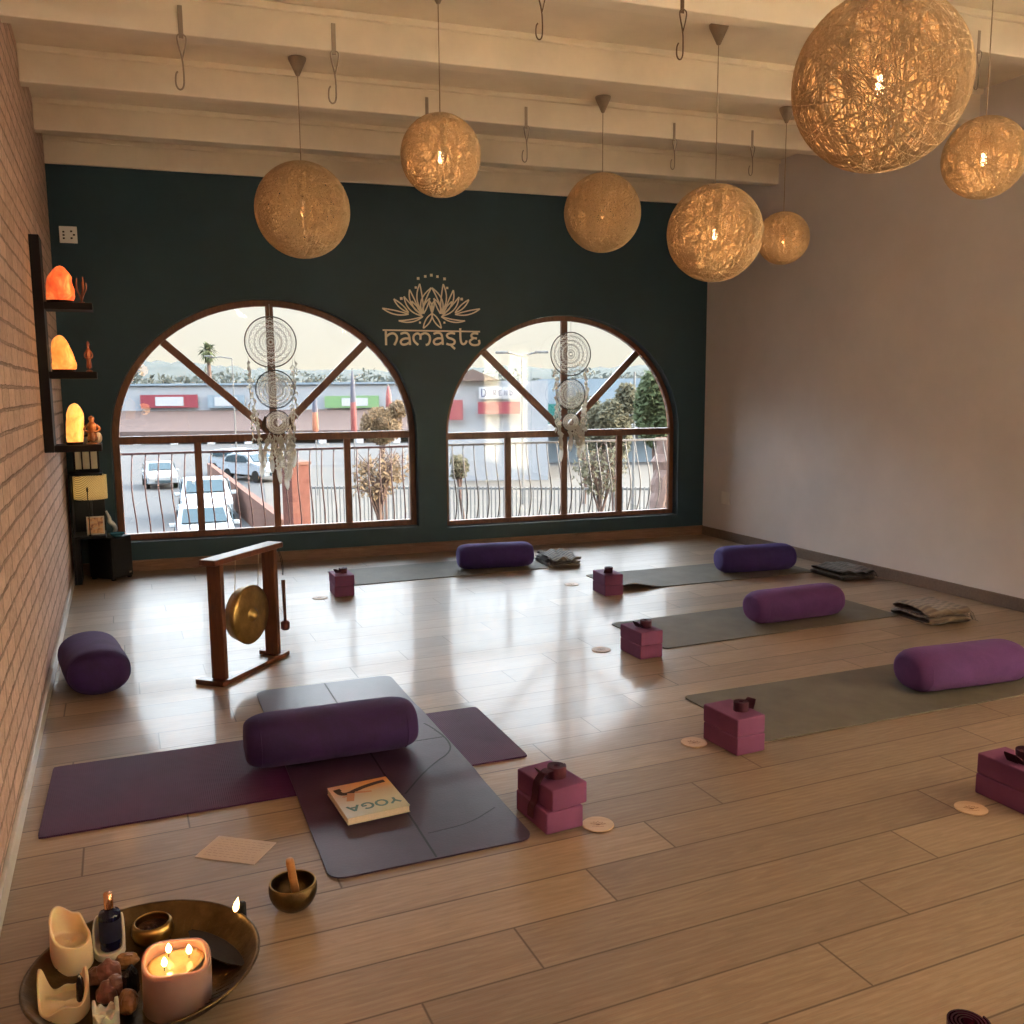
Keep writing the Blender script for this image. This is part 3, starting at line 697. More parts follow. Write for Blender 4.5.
# ------------------------------------------------------------------ paper card and singing bowl
pts = [fl(*p) for p in ((193, 860), (217, 835), (276, 842), (258, 865))]; c = sum(pts, Vector())/4
t = thing('paper_card', 'small pinkish handwritten card lying flat on the floor in front of the purple mat', 'card', (c.x, c.y, 0), math.atan2(pts[2].y-pts[1].y, pts[2].x-pts[1].x))
MB().box(-.103, .103, -.070, .070, .0008, .0022).build('sheet', simple('pink_paper', (.60, .49, .44), .8, .04), t)
m = MB(); r_ = random.Random(4)
for i in range(8):
    y = .052-.0145*i; x = -.085
    while x < .08:
        L = r_.uniform(.008, .022); m.tube([(x+L*k/4, y+r_.uniform(-.0015, .0015), .0024) for k in range(5)], .0005, 3); x += L+.006
m.build('handwriting', simple('ink', (.30, .20, .18), .7), t)
bp = fl(293.5, 900, .02)
t = thing('singing_bowl', 'small dark brass singing bowl standing on the floor beside the candle tray', 'bowl', (bp.x, bp.y, .0005))
prof = [(0, 0), (.03, 0), (.044, .006), (.06, .024), (.0675, .047), (.0665, .066), (.063, .0755), (.0585, .0755), (.061, .064), (.062, .047), (.055, .027), (.04, .012), (0, .007)]
MB().lathe(prof, 64, cap=False).build('bowl', M['brass_dark'], t, smooth=True, sub=1)
MB().lathe([(.0595, .0752), (.0625, .077), (.0645, .0752)], 64, cap=False).build('rim', M['brass'], t, smooth=True)
k = thing('bowl_striker', 'short wooden striker standing upright inside the singing bowl', 'striker', (bp.x, bp.y, .0005))
a, L = along((.012, .012, .0095), (-.006, .004, .142))
MB().lathe([(0, 0), (.0095, .001), (.0115, .006), (.0115, L-.045), (.0100, L-.04), (.0115, L-.035), (.0115, L-.006), (.009, L), (0, L)], 20, a, cap=False).build('stick', wood('striker_wood', (.38, .17, .06), (.52, .26, .10), .35), k, smooth=True)

# small rolled glossy strap at the lower right edge
p = fl(968, 1024, .06)
t = thing('rolled_eye_pillow', 'glossy dark purple roll at the bottom right edge of the photo', 'strap')
gp = simple('glossy_plum', (.035, .006, .02), .18, .2, 30)
m = MB(); sp_ = spiral(4, .012, .008); vs = []; w = .065
for i, (x, y) in enumerate(sp_):
    a_ = math.atan2(y, x)
    for dr in (0, .004):
        for z in (0, w): vs.append((x+math.cos(a_)*dr, y+math.sin(a_)*dr, z))
fs = []
for i in range(len(sp_)-1): a = 4*i; b = a+4; fs += [(a, a+1, b+1, b), (a+2, b+2, b+3, a+3), (a, b, b+2, a+2), (a+1, a+3, b+3, b+1)]
m.add(vs, fs).build('rolled_band', gp, t); t.location = (p.x, p.y, .0005)
# ------------------------------------------------------------------ pendant lamps
def ball_mesh():
    m = MB(); R_ = random.Random(11); n = 54
    for k in range(300):
        if k % 4 == 0: a = R_.uniform(0, 2*PI); nn = Vector((math.cos(a), math.sin(a), R_.uniform(-.12, .12))).normalized(); h = R_.uniform(-.06, .06)
        else:
            z = R_.uniform(-1, 1); a = R_.uniform(0, 2*PI); q = math.sqrt(1-z*z); nn = Vector((q*math.cos(a), q*math.sin(a), z)); h = R_.uniform(-.5, .5)
        e1 = nn.orthogonal().normalized(); e2 = nn.cross(e1); rr = math.sqrt(1-h*h); sh = R_.uniform(.985, 1.0); tr = .0072
        vs = []; fs = []
        for i in range(n):
            q = 2*PI*i/n; rad = (e1*math.cos(q)+e2*math.sin(q)); c = (nn*h+rad*rr)*sh; o = c.normalized(); sd = nn
            for A, B in ((tr, 0), (-tr*.5, tr*.9), (-tr*.5, -tr*.9)): vs.append(c+o*A+sd*B)
        for i in range(n):
            j = (i+1) % n
            for s in range(3): fs.append((i*3+s, i*3+(s+1) % 3, j*3+(s+1) % 3, j*3+s))
        m.v += [tuple(v) for v in vs]; b = len(m.v)-len(vs); m.f += [tuple(i+b for i in f) for f in fs]
    me = bpy.data.meshes.new('string_ball'); me.from_pydata(m.v, [], m.f); me.materials.append(M['string']); return me
BALL = ball_mesh()
glow = emis('glowing_filament', [(.3, (1, .62, .28)), (.7, (1, .8, .5))], 9)
dim = emis('faint_bulb', [(.3, (1, .55, .25)), (.7, (1, .7, .4))], .35)
def pendant(x, y, z, dia, label, lit, power):
    t = thing('string_ball_pendant', label, 'pendant lamp', (x, y, z), 0, 'woven string ball pendants hanging from the ceiling')
    o = bpy.data.objects.new('lamp_shade', BALL); col.objects.link(o); o.parent = t; o.scale = (dia/2,)*3; o.rotation_euler = (rnd.uniform(-.1, .1), rnd.uniform(-.1, .1), rnd.uniform(0, 6))
    top = ZC-z
    MB().tube([(0, 0, dia*.10), (0, 0, top-.09)], .0028, 6).build('cord', M['cord'], t)
    MB().lathe([(.004, top-.10), (.010, top-.098), (.050, top-.012), (.052, top), (0, top)], 24, cap=False).build('ceiling_cup', M['cup'], t, smooth=True)
    MB().lathe([(0, .02), (.016, .02), (.018, .06), (.012, .085), (0, .087)], 16, cap=False).build('bulb_socket', M['cord'], t, smooth=True)
    MB().lathe([(0, -.035), (.008, -.032), (.014, -.018), (.013, -.006), (.009, .012), (.009, .0195)], 16, cap=False).build('bulb', glow if lit else dim, t, smooth=True)
    l = bpy.data.lights.new('pendant_light', 'POINT'); l.energy = power*PEND; l.color = (1, .62, .30); l.shadow_soft_size = .03
    lo = bpy.data.objects.new('pendant_light', l); col.objects.link(lo); lo.parent = t; lo.location = (0, 0, -.075)
PC = fl
def cpt(px, py): p = fl(px, py, ZC); return p.x, p.y
ax, ay = cpt(297, 58); pendant(ax, ay, 2.486, .546, 'beige woven string ball pendant farthest left, above the left window', False, 4)
pendant(1.497, 4.332, 2.548, .383, 'small orange string ball pendant with lit bulb above the left window', True, 6)
ax, ay = cpt(603, 97); pendant(ax, ay, 2.595, .508, 'beige string ball pendant above the right window, left of the orange one', False, 4)
ax, ay = cpt(719, 25); pendant(ax, ay, 2.266, .511, 'brightest orange string ball pendant, overlapping the smallest one', True, 9)
ax, ay = cpt(787, 108); pendant(ax, ay, 2.465, .357, 'smallest beige string ball pendant, in front of the grey wall', False, 4)
pendant(3.712, 3.159, 2.469, .360, 'string ball pendant cut by the right edge of the photo', True, 6)
pendant(2.216, 2.276, 2.363, .522, 'largest open-woven string ball pendant, cut by the top edge of the photo', True, 8)

# opal globes added as fill light, out of view behind the camera
og = emis('opal_fill_globe', [(.3, (1, .88, .75)), (.7, (1, .90, .79))], FILL_GLOBE)
n_ = 0
for y in (-1.45, -.35):
    for x, w3 in ((.7, 'left'), (2.5, 'middle'), (4.3, 'right')):
        t = thing('fill_globe', 'added opal fill globe in the %s row %s the camera' % (w3, 'far behind' if y < -1 else 'just behind'), 'pendant lamp', (x, y, 2.86))
        MB().lathe([(.11*math.sin(PI*i/16), -.11*math.cos(PI*i/16)) for i in range(17)], 24, cap=False).build('globe', og, t, smooth=True)
        MB().tube([(0, 0, .11), (0, 0, ZC-2.86-.01)], .004, 6).build('cord', M['cord'], t)
        MB().lathe([(0, ZC-2.86-.03), (.05, ZC-2.86-.03), (.05, ZC-2.86-.001), (0, ZC-2.86-.001)], 20, cap=False).build('ceiling_cup', M['plastic'], t)

# ------------------------------------------------------------------ steel hooks on the beams
def hook_proto(dark):
    mt = M['metal'] if not dark else simple('bronze_steel', (.16, .10, .06), .4)
    t = thing('ceiling_hook', 'x', 'hook')
    MB().box(-.011, .011, -.006, -.0005, -.02, .13).build('strap_plate', mt, t, bevel=.002)
    m = MB()
    a = (0, -.008, -.01)
    tri = sm([(0, -.012, 0), (-.022, -.012, -.012), (-.014, -.012, -.06), (.001, -.012, -.115), (.004, -.012, -.19), (.002, -.012, -.245), (-.018, -.012, -.262), (-.036, -.012, -.24), (-.034, -.012, -.19), (-.024, -.012, -.175)], 2)
    m.tube(tri, .0042, 7)
    m.tube(sm([(0, -.012, 0), (.024, -.012, -.012), (.016, -.012, -.06), (.001, -.012, -.115)], 2), .0036, 7)
    m.build('wire_hook', mt, t, smooth=True); return t
h0 = hook_proto(False); h1 = hook_proto(True); first = {0: True, 1: True}
for px, py, b, dk, lab, s_ in [(181, 36, BT[3], 0, 'pale steel hook farthest left on the second nearest beam', 1), (334, 55, BT[3], 0, 'pale steel hook right of the leftmost pendant', 1),
        (541, -9, BT[4], 1, 'dark steel hook hanging at the top edge of the photo', .8), (682, 11, BT[4], 1, 'dark steel hook left of the cup of the brightest orange pendant', .85), (978, 52, BT[4], 0, 'pale steel hook between the largest pendant and the one at the right edge', .75),
        (427, 119, BT[2], 0, 'steel hook mostly hidden behind the small orange pendant on the left', .9), (526, 128, BT[2], 0, 'faint pale hook between the orange and the beige pendant', .9), (674, 139, BT[2], 0, 'faint pale hook above the gap between two pendants at the right window', .8), (752, 145, BT[2], 0, 'pale hook just left of the cord of the smallest pendant', .8)]:
    p = bk(px, py, b); src = h1 if dk else h0
    o = src if first[dk] else copy_tree(src)
    first[dk] = False; o.location = (p.x, p.y, ZB+.002); o.rotation_euler = (0, 0, AN); o.scale = (s_,)*3; o['label'] = lab; o['group'] = 'steel hooks on the ceiling beams'

# ------------------------------------------------------------------ wall shelf with salt lamps
t = thing('wall_shelf', 'dark L-shaped wooden shelf with three boards on the brick wall', 'shelf', (XL, 5.82, 0))
MB().box(.001, .052, -.10, .10, 1.105, 2.29).build('back_board', M['dark'], t, bevel=.003)
for z in (1.895, 1.515, 1.105): MB().box(.0525, .295, -.10, .10, z, z+.038).build('shelf_board', M['dark'], t, bevel=.003)
def salt(x, z, rx, h, label, mt, seed, taper):
    t = thing('salt_lamp', label, 'lamp', (x, 5.80, z), 0, 'glowing salt lamps on the wall shelf')
    MB().lathe([(0, 0), (rx*.92, 0), (rx*.95, .014), (0, .015)], 24, cap=False).build('base', M['dark'], t, smooth=True)
    def f(u, v):
        th = u*2*PI; r = rx*(1-taper*v**1.6)*math.sqrt(max(0, 1-max(0, (v-.62)/.38)**2.2)) * (.9+.1*min(1, v*8))
        p = Vector((math.cos(th)*1.3, math.sin(th)*1.3, v*2+seed)); k = 1+.22*noise.noise(p)+.07*noise.noise(p*3.2)
        return (r*k*math.cos(th)+.012*v*math.sin(seed), r*k*math.sin(th), .0152+(h-.015)*v)
    MB().grid(40, 36, f, closeu=True).build('salt_crystal', mt, t, smooth=True)
def saltmat(n, a, b, c, st):
    t = NT(n); k = t.ramp(t.noise(9, 5, dist=1.0), [(.3, a), (.5, b), (.7, c)]); t.put(t.b.inputs['Base Color'], k); t.put(t.b.inputs['Emission Color'], k); t.set(Emission_Strength=st, Roughness=.45); t.bump(t.noise(18, 4), .4, .006); return t.m
s1 = saltmat('orange_salt', (.75, .07, .02), (1, .17, .04), (1, .50, .15), .8); s2 = saltmat('amber_salt', (.95, .22, .03), (1, .36, .07), (1, .62, .2), .95); s3 = saltmat('yellow_salt', (1, .28, .04), (1, .48, .10), (1, .72, .28), 1.15)
salt(-.256, 1.9335, .074, .205, 'orange-red salt lamp on the top board of the wall shelf', s1, 1.3, .45)
salt(-.262, 1.5535, .064, .205, 'amber salt lamp on the middle board of the wall shelf', s2, 4.1, .42)
salt(-.232, 1.1435, .048, .235, 'tall narrow yellow salt lamp on the bottom board of the wall shelf', s3, 7.7, .18)
for z, e in ((2.05, 1.6), (1.66, 1.8), (1.26, 1.8)):
    l = bpy.data.lights.new('salt_light', 'POINT'); l.energy = e*.5; l.color = (1, .45, .14); l.shadow_soft_size = .06
    lo = bpy.data.objects.new('salt_light', l); col.objects.link(lo); lo.location = (-.10, 5.74, z)
def figurine(name, x, y, z, h, label, mt, seed, cat='figurine', w=1):
    t = thing(name, label, cat, (x, y, z)); 
    MB().lathe([(0, 0), (.022*w, 0), (.022*w, .006), (.012*w, .012), (0, .012)], 16, cap=False).build('base', mt, t, smooth=True)
    m = MB(); prof = [(0, .0122), (.018*w, .02), (.021*w, .18*h), (.013*w, .38*h), (.016*w, .55*h), (.019*w, .66*h), (.012*w, .74*h), (.006*w, .78*h), (.010*w, .84*h), (.0115*w, .90*h), (.008*w, .96*h), (0, h)]
    m.lathe(prof, 16, cap=False); o = m.build('body', mt, t, smooth=True, sub=1)
    m = MB()
    for s_ in (-1, 1): m.tube(sm([(s_*.016*w, 0, .66*h), (s_*.030*w, -.006, .52*h), (s_*.016*w, -.014, .42*h), (s_*.002, -.018, .45*h)], 2), .0045*w, 8)
    m.build('arms', mt, t, smooth=True); return t
redw = simple('dark_red_wood', (.09, .022, .012), .4)
t = thing('coral_ornament', 'small dark red branching ornament beside the top salt lamp', 'ornament', (-.145, 5.80, 1.9335))
MB().lathe([(0, 0), (.016, 0), (.014, .01), (0, .01)], 14, cap=False).build('base', redw, t)
m = MB()
for a in range(5):
    q = a*1.3; m.tube(sm([(0, 0, .010), (.012*math.cos(q), .012*math.sin(q), .05), (.030*math.cos(q), .02*math.sin(q), .085), (.026*math.cos(q), .02*math.sin(q), .115+.008*a)], 2), [.004]*13 if False else .0032, 6)
m.build('branches', redw, t, smooth=True)
figurine('standing_figurine', -.130, 5.80, 1.5535, .175, 'slim dark red standing figurine beside the middle salt lamp', redw, 1, w=.8)
figurine('seated_figurine', -.137, 5.78, 1.1435, .165, 'brown carved figurine beside the yellow salt lamp', wood('carved_brown', (.10, .035, .015), (.25, .10, .04)), 2, w=1.5)
t = thing('white_shell', 'small white shell at the end of the bottom shelf board', 'shell', (-.108, 5.87, 1.1435))
MB().grid(20, 14, lambda u, v: (.020*math.sin(PI*v)*math.cos(2*PI*u), .016*math.sin(PI*v)*math.sin(2*PI*u), .032*(1-math.cos(PI*v))), closeu=True).build('shell', simple('shell_white', (.7, .66, .58), .4), t, smooth=True)

# ------------------------------------------------------------------ corner: black shelf, lamp, lantern, picture, speaker box
t = thing('corner_shelf', 'narrow black open shelf in the corner between brick wall and left window', 'shelf', (-.366, 7.50, 0))
MB().box(.0, .018, 0, .30, .001, .835).build('side_panel', M['black'], t, bevel=.002)
MB().box(.0185, .235, .0, .30, .345, .365).build('shelf_board', M['black'], t, bevel=.002)
MB().box(.0185, .235, .0, .30, .820, .838).build('shelf_board', M['black'], t, bevel=.002)
MB().box(.0185, .235, .275, .293, .3655, .8195).build('back_panel', M['black'], t)
MB().box(.0185, .05, .0, .275, .001, .3445).build('leg_panel', M['black'], t)
t = thing('drum_lamp', 'small lamp with a cream woven drum shade on the black corner shelf', 'lamp', (-.222, 7.645, .366))
MB().lathe([(0, 0), (.05, 0), (.05, .01), (.01, .018), (.007, .03), (.007, .30), (0, .30)], 24, cap=False).build('stand', M['black'], t, smooth=True)
wt = NT('woven_shade'); bx = wt.N('ShaderNodeTexWave', Vector=wt.obj(), wave_type='BANDS', bands_direction='DIAGONAL'); bx.inputs['Scale'].default_value = 45
cc = wt.ramp(bx.outputs['Fac'], [(.3, (.34, .27, .15)), (.6, (.86, .78, .58))]); wt.put(wt.b.inputs['Base Color'], cc); wt.set(Roughness=.8)
tr = wt.N('ShaderNodeBsdfTranslucent'); wt.l.new(cc, tr.inputs[0]); mx = wt.N('ShaderNodeMixShader'); mx.inputs[0].default_value = .6; wt.l.new(wt.b.outputs[0], mx.inputs[1]); wt.l.new(tr.outputs[0], mx.inputs[2]); wt.l.new(mx.outputs[0], wt.out.inputs[0])
MB().lathe([(.118, .268), (.118, .448), (.115, .448), (.115, .268), (.118, .268)], 48, cap=False).build('lamp_shade', wt.m, t, smooth=False)
MB().tube([(-.116, 0, .30), (.116, 0, .30)], .002, 5).build('shade_spider', M['black'], t)
l = bpy.data.lights.new('drum_light', 'POINT'); l.energy = 1.2; l.color = (1, .75, .42); l.shadow_soft_size = .03
lo = bpy.data.objects.new('drum_light', l); col.objects.link(lo); lo.parent = t; lo.location = (0, 0, .36)
t = thing('candle_lantern', 'black barred lantern with pale glass on top of the corner shelf', 'lantern', (-.235, 7.63, .8385))
MB().box(-.09, .09, -.08, .08, 0, .028).build('base', M['black'], t, bevel=.003)
m = MB()
for x in (-.082, -.028, .028, .082): 
    for y in (-.072, .072): m.box(x-.005, x+.005, y-.005, y+.005, .028, .27)
m.build('bars', M['black'], t)
MB().box(-.095, .095, -.085, .085, .27, .29).build('roof', M['black'], t, bevel=.003)
gm = NT('frosted_glass'); gm.set(Roughness=.6, Transmission_Weight=.3); gm.put(gm.b.inputs['Base Color'], gm.ramp(gm.noise(6), [(.3, (.62, .55, .38)), (.7, (.8, .74, .55))]))
MB().box(-.074, .074, -.064, .064, .0285, .268).build('glass_panel', gm.m, t)
pm = NT('picture_print'); pm.put(pm.b.inputs['Base Color'], pm.ramp(pm.noise(28, 4), [(.35, (.62, .50, .34)), (.5, (.75, .45, .22)), (.62, (.32, .13, .08))])); pm.set(Roughness=.5)
t = thing('small_picture', 'small pale picture card leaning on the black corner shelf', 'picture', (-.200, 7.545, .3655)); t.rotation_euler = (rd(-8), 0, 0)
MB().box(-.062, .062, 0, .006, .002, .142).build('card', simple('card_white', (.6, .55, .45), .6), t)
MB().box(-.052, .052, -.0012, -.0001, .012, .132).build('print', pm.m, t)
t = thing('incense_stick_holder', 'thin black upright rod on the corner shelf in front of the drum lamp', 'incense holder', (-.24, 7.5115, .3655))
MB().lathe([(0, 0), (.01, 0), (.008, .008), (.0035, .012), (.0035, .33), (.007, .34), (.006, .365), (0, .37)], 12, cap=False).build('rod', M['black'], t, smooth=True)
t = thing('speaker_box', 'black cube speaker box on the floor in the corner left of the window', 'speaker', (-.10, 7.53, .001), rd(44))
MB().box(0, .202, 0, .244, .012, .335).build('cabinet', M['black'], t, bevel=.012)
MB().box(.012, .19, -.004, -.0002, .03, .318).build('grille', simple('speaker_cloth', (.006, .006, .007), .9, .2, 200, .5), t, bevel=.002)
for x in (.02, .18):
    for y in (.02, .22): MB().box(x-.012, x+.012, y-.012, y+.012, 0, .0118).build('foot', M['black'], t)
MB().box(.155, .175, -.0075, -.0042, .04, .052).build('badge', M['metal'], t)
t = thing('blue_dish', 'small dark blue glazed dish on the black speaker box', 'dish', (-.055, 7.60, .3362))
MB().lathe([(0, 0), (.03, 0), (.052, .02), (.056, .03), (.052, .029), (.028, .006), (0, .004)], 32, cap=False).build('dish', simple('blue_glaze', (.03, .12, .17), .15), t, smooth=True)
sv = simple('silver_grey', (.42, .40, .38), .35, .2, 20, .2, .4)
t = thing('yoga_figurine', 'silver-grey curved figurine on the speaker box in front of the window', 'figurine', (-.094, 7.70, .3362))
MB().lathe([(0, 0), (.028, 0), (.026, .010), (0, .011)], 20, cap=False).build('base', sv, t, smooth=True)
MB().tube(sm([(.01, 0, .0112), (.03, 0, .04), (.022, 0, .07), (-.008, 0, .095), (-.012, 0, .12), (.0, 0, .14), (-.012, 0, .165), (-.028, 0, .19)], 2), [.012]*4+[.015]*6+[.013]*8+[.009]*5+[.006]*3+[.005]*3, 10).build('body', sv, t, smooth=True) if False else None
pp = sm([(.012, 0, .0112), (.034, 0, .045), (.02, 0, .075), (-.01, 0, .10), (-.008, 0, .13), (-.016, 0, .155), (-.03, 0, .19)], 2)
MB().tube(pp, [.009+.007*math.sin(PI*min(1, 1.25*i/len(pp))) if i/len(pp) < .8 else .008 for i in range(len(pp))], 10).build('body', sv, t, smooth=True)
MB().tube(sm([(-.008, 0, .12), (.014, 0, .105), (.03, 0, .08)], 2), .005, 8).build('arm', sv, t, smooth=True)

# ------------------------------------------------------------------ dream catchers
def dream(cs, label, k):
    s0, z0 = cs
    t = thing('dream_catcher', label, 'dream catcher', bwp(s0, -.02, z0), AN, 'white dream catchers hanging in front of the windows')
    R3 = [(0, 0, .205 if k == 0 else .195), (.02 if k == 0 else .0, -.385 if k == 0 else -.365, .155 if k == 0 else .140), (.03 if k == 0 else .0, -.66 if k == 0 else -.62, .10 if k == 0 else .085)]
    for hi, (x, z, R) in enumerate(R3):
        MB().tube([(x+R*math.cos(2*PI*i/64), 0, z+R*math.sin(2*PI*i/64)) for i in range(64)], .0052 if hi < 2 else .004, 8, closed=True).build('hoop', M['hoop'] if hi else simple('grey_wrapped_hoop', (.16, .13, .11), .8), t, smooth=True)
        m = MB(); n = 24 if hi < 2 else 16
        for q in (.92, .80, .70, .60, .50, .40, .30, .2, .1)[:(9 if hi < 2 else 6)]:
            pts = []
            for i in range(n*4):
                a = 2*PI*i/(n*4); rr = R*(q+.035*math.cos(a*n)*(1 if q > .25 else .3)); pts.append((x+rr*math.cos(a), 0, z+rr*math.sin(a)))
            m.tube(pts, .0034 if (int(q*10) % 2 == 0) else .0020, 4, closed=True)
            if q in (.60, .40, .80): m.tube([(x+R*(q+.04)*math.cos(2*PI*i/60), .0, z+R*(q+.04)*math.sin(2*PI*i/60)) for i in range(60)], .0040, 4, closed=True)
        for i in range(n):
            a = 2*PI*i/n; b_ = a+.18; m.tube([(x+R*math.cos(a), 0, z+R*math.sin(a)), (x+R*.5*math.cos(b_), 0, z+R*.5*math.sin(b_)), (x+R*.05*math.cos(a), 0, z+R*.05*math.sin(a))], .0017, 4)
            c_ = a-.18; m.tube([(x+R*math.cos(a), 0, z+R*math.sin(a)), (x+R*.72*math.cos(c_), 0, z+R*.72*math.sin(c_))], .0010, 4)
        m.build('woven_web', M['web'], t)
    # ties between hoops
    m = MB(); m.tube([(0, 0, R3[0][2]), (0, 0, R3[0][2]+.10)], .002, 5)
    for a, b in zip(R3, R3[1:]): m.tube([(a[0], 0, a[1]-a[2]), (b[0], 0, b[1]+b[2])], .002, 5)
    m.build('hanging_cord', M['web'], t)
    # ribbon and feather strands
    R_ = random.Random(20+k)
    def strand(x0, z0_, x1, z1, feather):
        m = MB(); n = 14; pts = [(x0+(x1-x0)*i/n+R_.uniform(-.008, .008), R_.uniform(-.006, .006), z0_+(z1-z0_)*i/n) for i in range(n+1)]
        m.tube(pts, .0022, 4)
        for i in range(1, n+1):
            for r_ in range(2):
                p = pts[i]; a = R_.uniform(0, 2*PI); L = R_.uniform(.03, .065); dx = math.cos(a)*.018
                q = [(p[0], p[1], p[2]), (p[0]+dx, p[1]-.004, p[2]-L*.5), (p[0]+dx*.6, p[1], p[2]-L)]
                m.tube(q, [.002, .010, .001], 4)
        m.build('ribbon_strand', M['web'], t)
        if feather:
            m = MB(); L = R_.uniform(.12, .17); x_, z_ = x1, z1; tl_ = R_.uniform(-.25, .25)
            m.grid(5, 14, lambda u, v: (x_+(u-.5)*.042*math.sin(PI*min(1, v*.9+.08))**.7+tl_*v*L*.4, .004*math.sin(PI*u)-.003, z_-v*L))
            m.build('feather', M['web'], t, smooth=True, solid=.0012)
    sc = 1 if k == 0 else .85
    for sg in (-1, 1):
        strand(sg*.19*sc, -.10*sc, sg*.165*sc, -.78*sc, False); strand(sg*.175*sc, -.13*sc, sg*.13*sc+.01, -.88*sc, True)
        strand(sg*.15*sc, -.50*sc, sg*.11*sc, -.98*sc, True)
    for xx, zz in (((-.03, -.86), (.05, -.95), (.10, -.84)) if k else ((-.06, -.95), (-.01, -1.02), (.05, -1.1), (.09, -1.0), (.02, -.92), (.13, -.90), (-.12, -.9))):
        strand((.03 if k == 0 else 0)+xx*.6*sc, -.74*sc, xx*sc+.03, zz*sc, True)
    if k == 0:
        for sg in (-1, 1):
            m = MB(); m.grid(5, 12, lambda u, v: (.03+sg*(.10+.02*v)+(u-.5)*.035*math.sin(PI*(v*.9+.05)), -.004, -.60-.13*v))
            m.build('dark_feather', simple('brown_feather', (.10, .06, .035), .8), t, smooth=True, solid=.001)
p = bk(270.8, 342, D-.02); dream((sx(p), p.z), 'white three-hoop dream catcher hanging in the left arched window', 0)
p = bk(571, 354, D-.02); dream((sx(p), p.z), 'white three-hoop dream catcher hanging in the right arched window', 1)

# ------------------------------------------------------------------ candle tray in the foreground
TX, TY = -.018, 2.262
t = thing('brass_tray', 'large round dark brass tray on the floor in the near left corner, full of candles', 'tray', (TX, TY, .0005))
MB().lathe([(0, 0), (.17, 0), (.205, .006), (.245, .030), (.268, .058), (.272, .060), (.268, .0635), (.262, .060), (.238, .035), (.20, .0115), (.17, .006), (0, .006)], 96, cap=False).build('tray', M['brass_dark'], t, smooth=True)
m = MB()
for i in range(60):
    a = 2*PI*i/60; m.tube([(.19*math.cos(a+.0), .19*math.sin(a), .0105), (.232*math.cos(a+.05), .232*math.sin(a+.05), .0322)], .0007, 4)
m.build('engraved_rays', M['brass_dark'], t)
tz = .0070
def shell(name, part, label, cat, x, y, R, hf, wall, mt, z=tz, tilt=(0, 0), flr=.4, tap=.0, nu=72):
    t = thing(name, label, cat, (x, y, z)); t.rotation_euler = (tilt[0], tilt[1], 0)
    def f(u, v):
        th = 2*PI*u; h = hf(th)
        if v < .5: k = v/.5; r = R*(1-tap*k)*(1+.03*math.sin(3*th+k*2)); return (r*math.cos(th), r*math.sin(th), h*k)
        k = (v-.5)/.5; hb = min(h*.9, .02+flr*h)
        if k < .12: r = (R-wall*.5*(k/.12)*2); return (r*(1-tap)*math.cos(th), r*(1-tap)*math.sin(th), h)
        if k < .7: kk = (k-.12)/.58; r = (R-wall)*(1-tap*(1-kk)); return (r*math.cos(th), r*math.sin(th), h+(hb-h)*kk)
        kk = (k-.7)/.3; r = (R-wall)*(1-kk); return (r*math.cos(th), r*math.sin(th), hb-.004*kk)
    m = MB(); m.grid(nu, 46, f, closeu=True); m.lathe([(0, 0), (R*.99, 0)], nu, cap=False) if False else None
    return t, m.build(part, mt, t, smooth=True)
def gauss(th, c, w): d = (th-c+PI) % (2*PI)-PI; return math.exp(-(d/w)**2)
pinkwax = wax('dusty_pink_wax', (.30, .18, .15), .6); cream = wax('cream_wax', (.66, .50, .31), .5); ivory = wax('ivory_wax', (.66, .58, .47), .4)
cp = fl(175.5, 959, .118)
def chf(th): return .113+.012*gauss(th, 2.2, 1.0)-.012*gauss(th, -.6, .7)+.006*gauss(th, .4, .5)+.004*math.sin(3*th)
t, body = shell('pillar_candle', 'wax_body', 'wide dusty pink pillar candle with three burning wicks on the brass tray', 'candle', cp.x, cp.y, .077, chf, .012, pinkwax, flr=.60, nu=96)
m = MB()
def pool(u, v): th = 2*PI*u; r = .060*v*(1+.06*math.sin(2*th+1)+.05*math.sin(3*th)); return (r*math.cos(th), r*math.sin(th), .1005)
m.grid(48, 8, lambda u, v: pool(u, v), closeu=True)
lw = NT('molten_wax'); lw.put(lw.b.inputs['Base Color'], lw.ramp(lw.noise(20), [(.3, (.75, .30, .12)), (.7, (.85, .42, .20))])); lw.set(Roughness=.08, Subsurface_Weight=.6, Subsurface_Scale=.03)
m.build('molten_pool', lw.m, t, smooth=True, solid=.0005)
fm = emis('flame', [(.3, (1, .50, .14)), (.7, (1, .78, .38))], 9)
FL = [(-.026, -.020), (-.014, .032), (.030, .008)]
for x, y in FL:
    MB().tube([(x, y, .1008), (x+.001, y, .112)], .0011, 6).build('wick', M['black'], t)
    MB().lathe([(0, 0), (.0045, .002), (.0072, .008), (.0062, .015), (.0030, .021), (0, .025)], 12, Matrix.Translation((x+.001, y, .111)), cap=False).build('flame', fm, t, smooth=True)
def plight(x, y, z, e, r=.008, c=(1, .50, .18)):
    l = bpy.data.lights.new('flame_light', 'POINT'); l.energy = e; l.color = c; l.shadow_soft_size = r
    lo = bpy.data.objects.new('flame_light', l); col.objects.link(lo); lo.location = (x, y, z)
for x, y in FL: plight(cp.x+x, cp.y+y, tz+.150, .22)
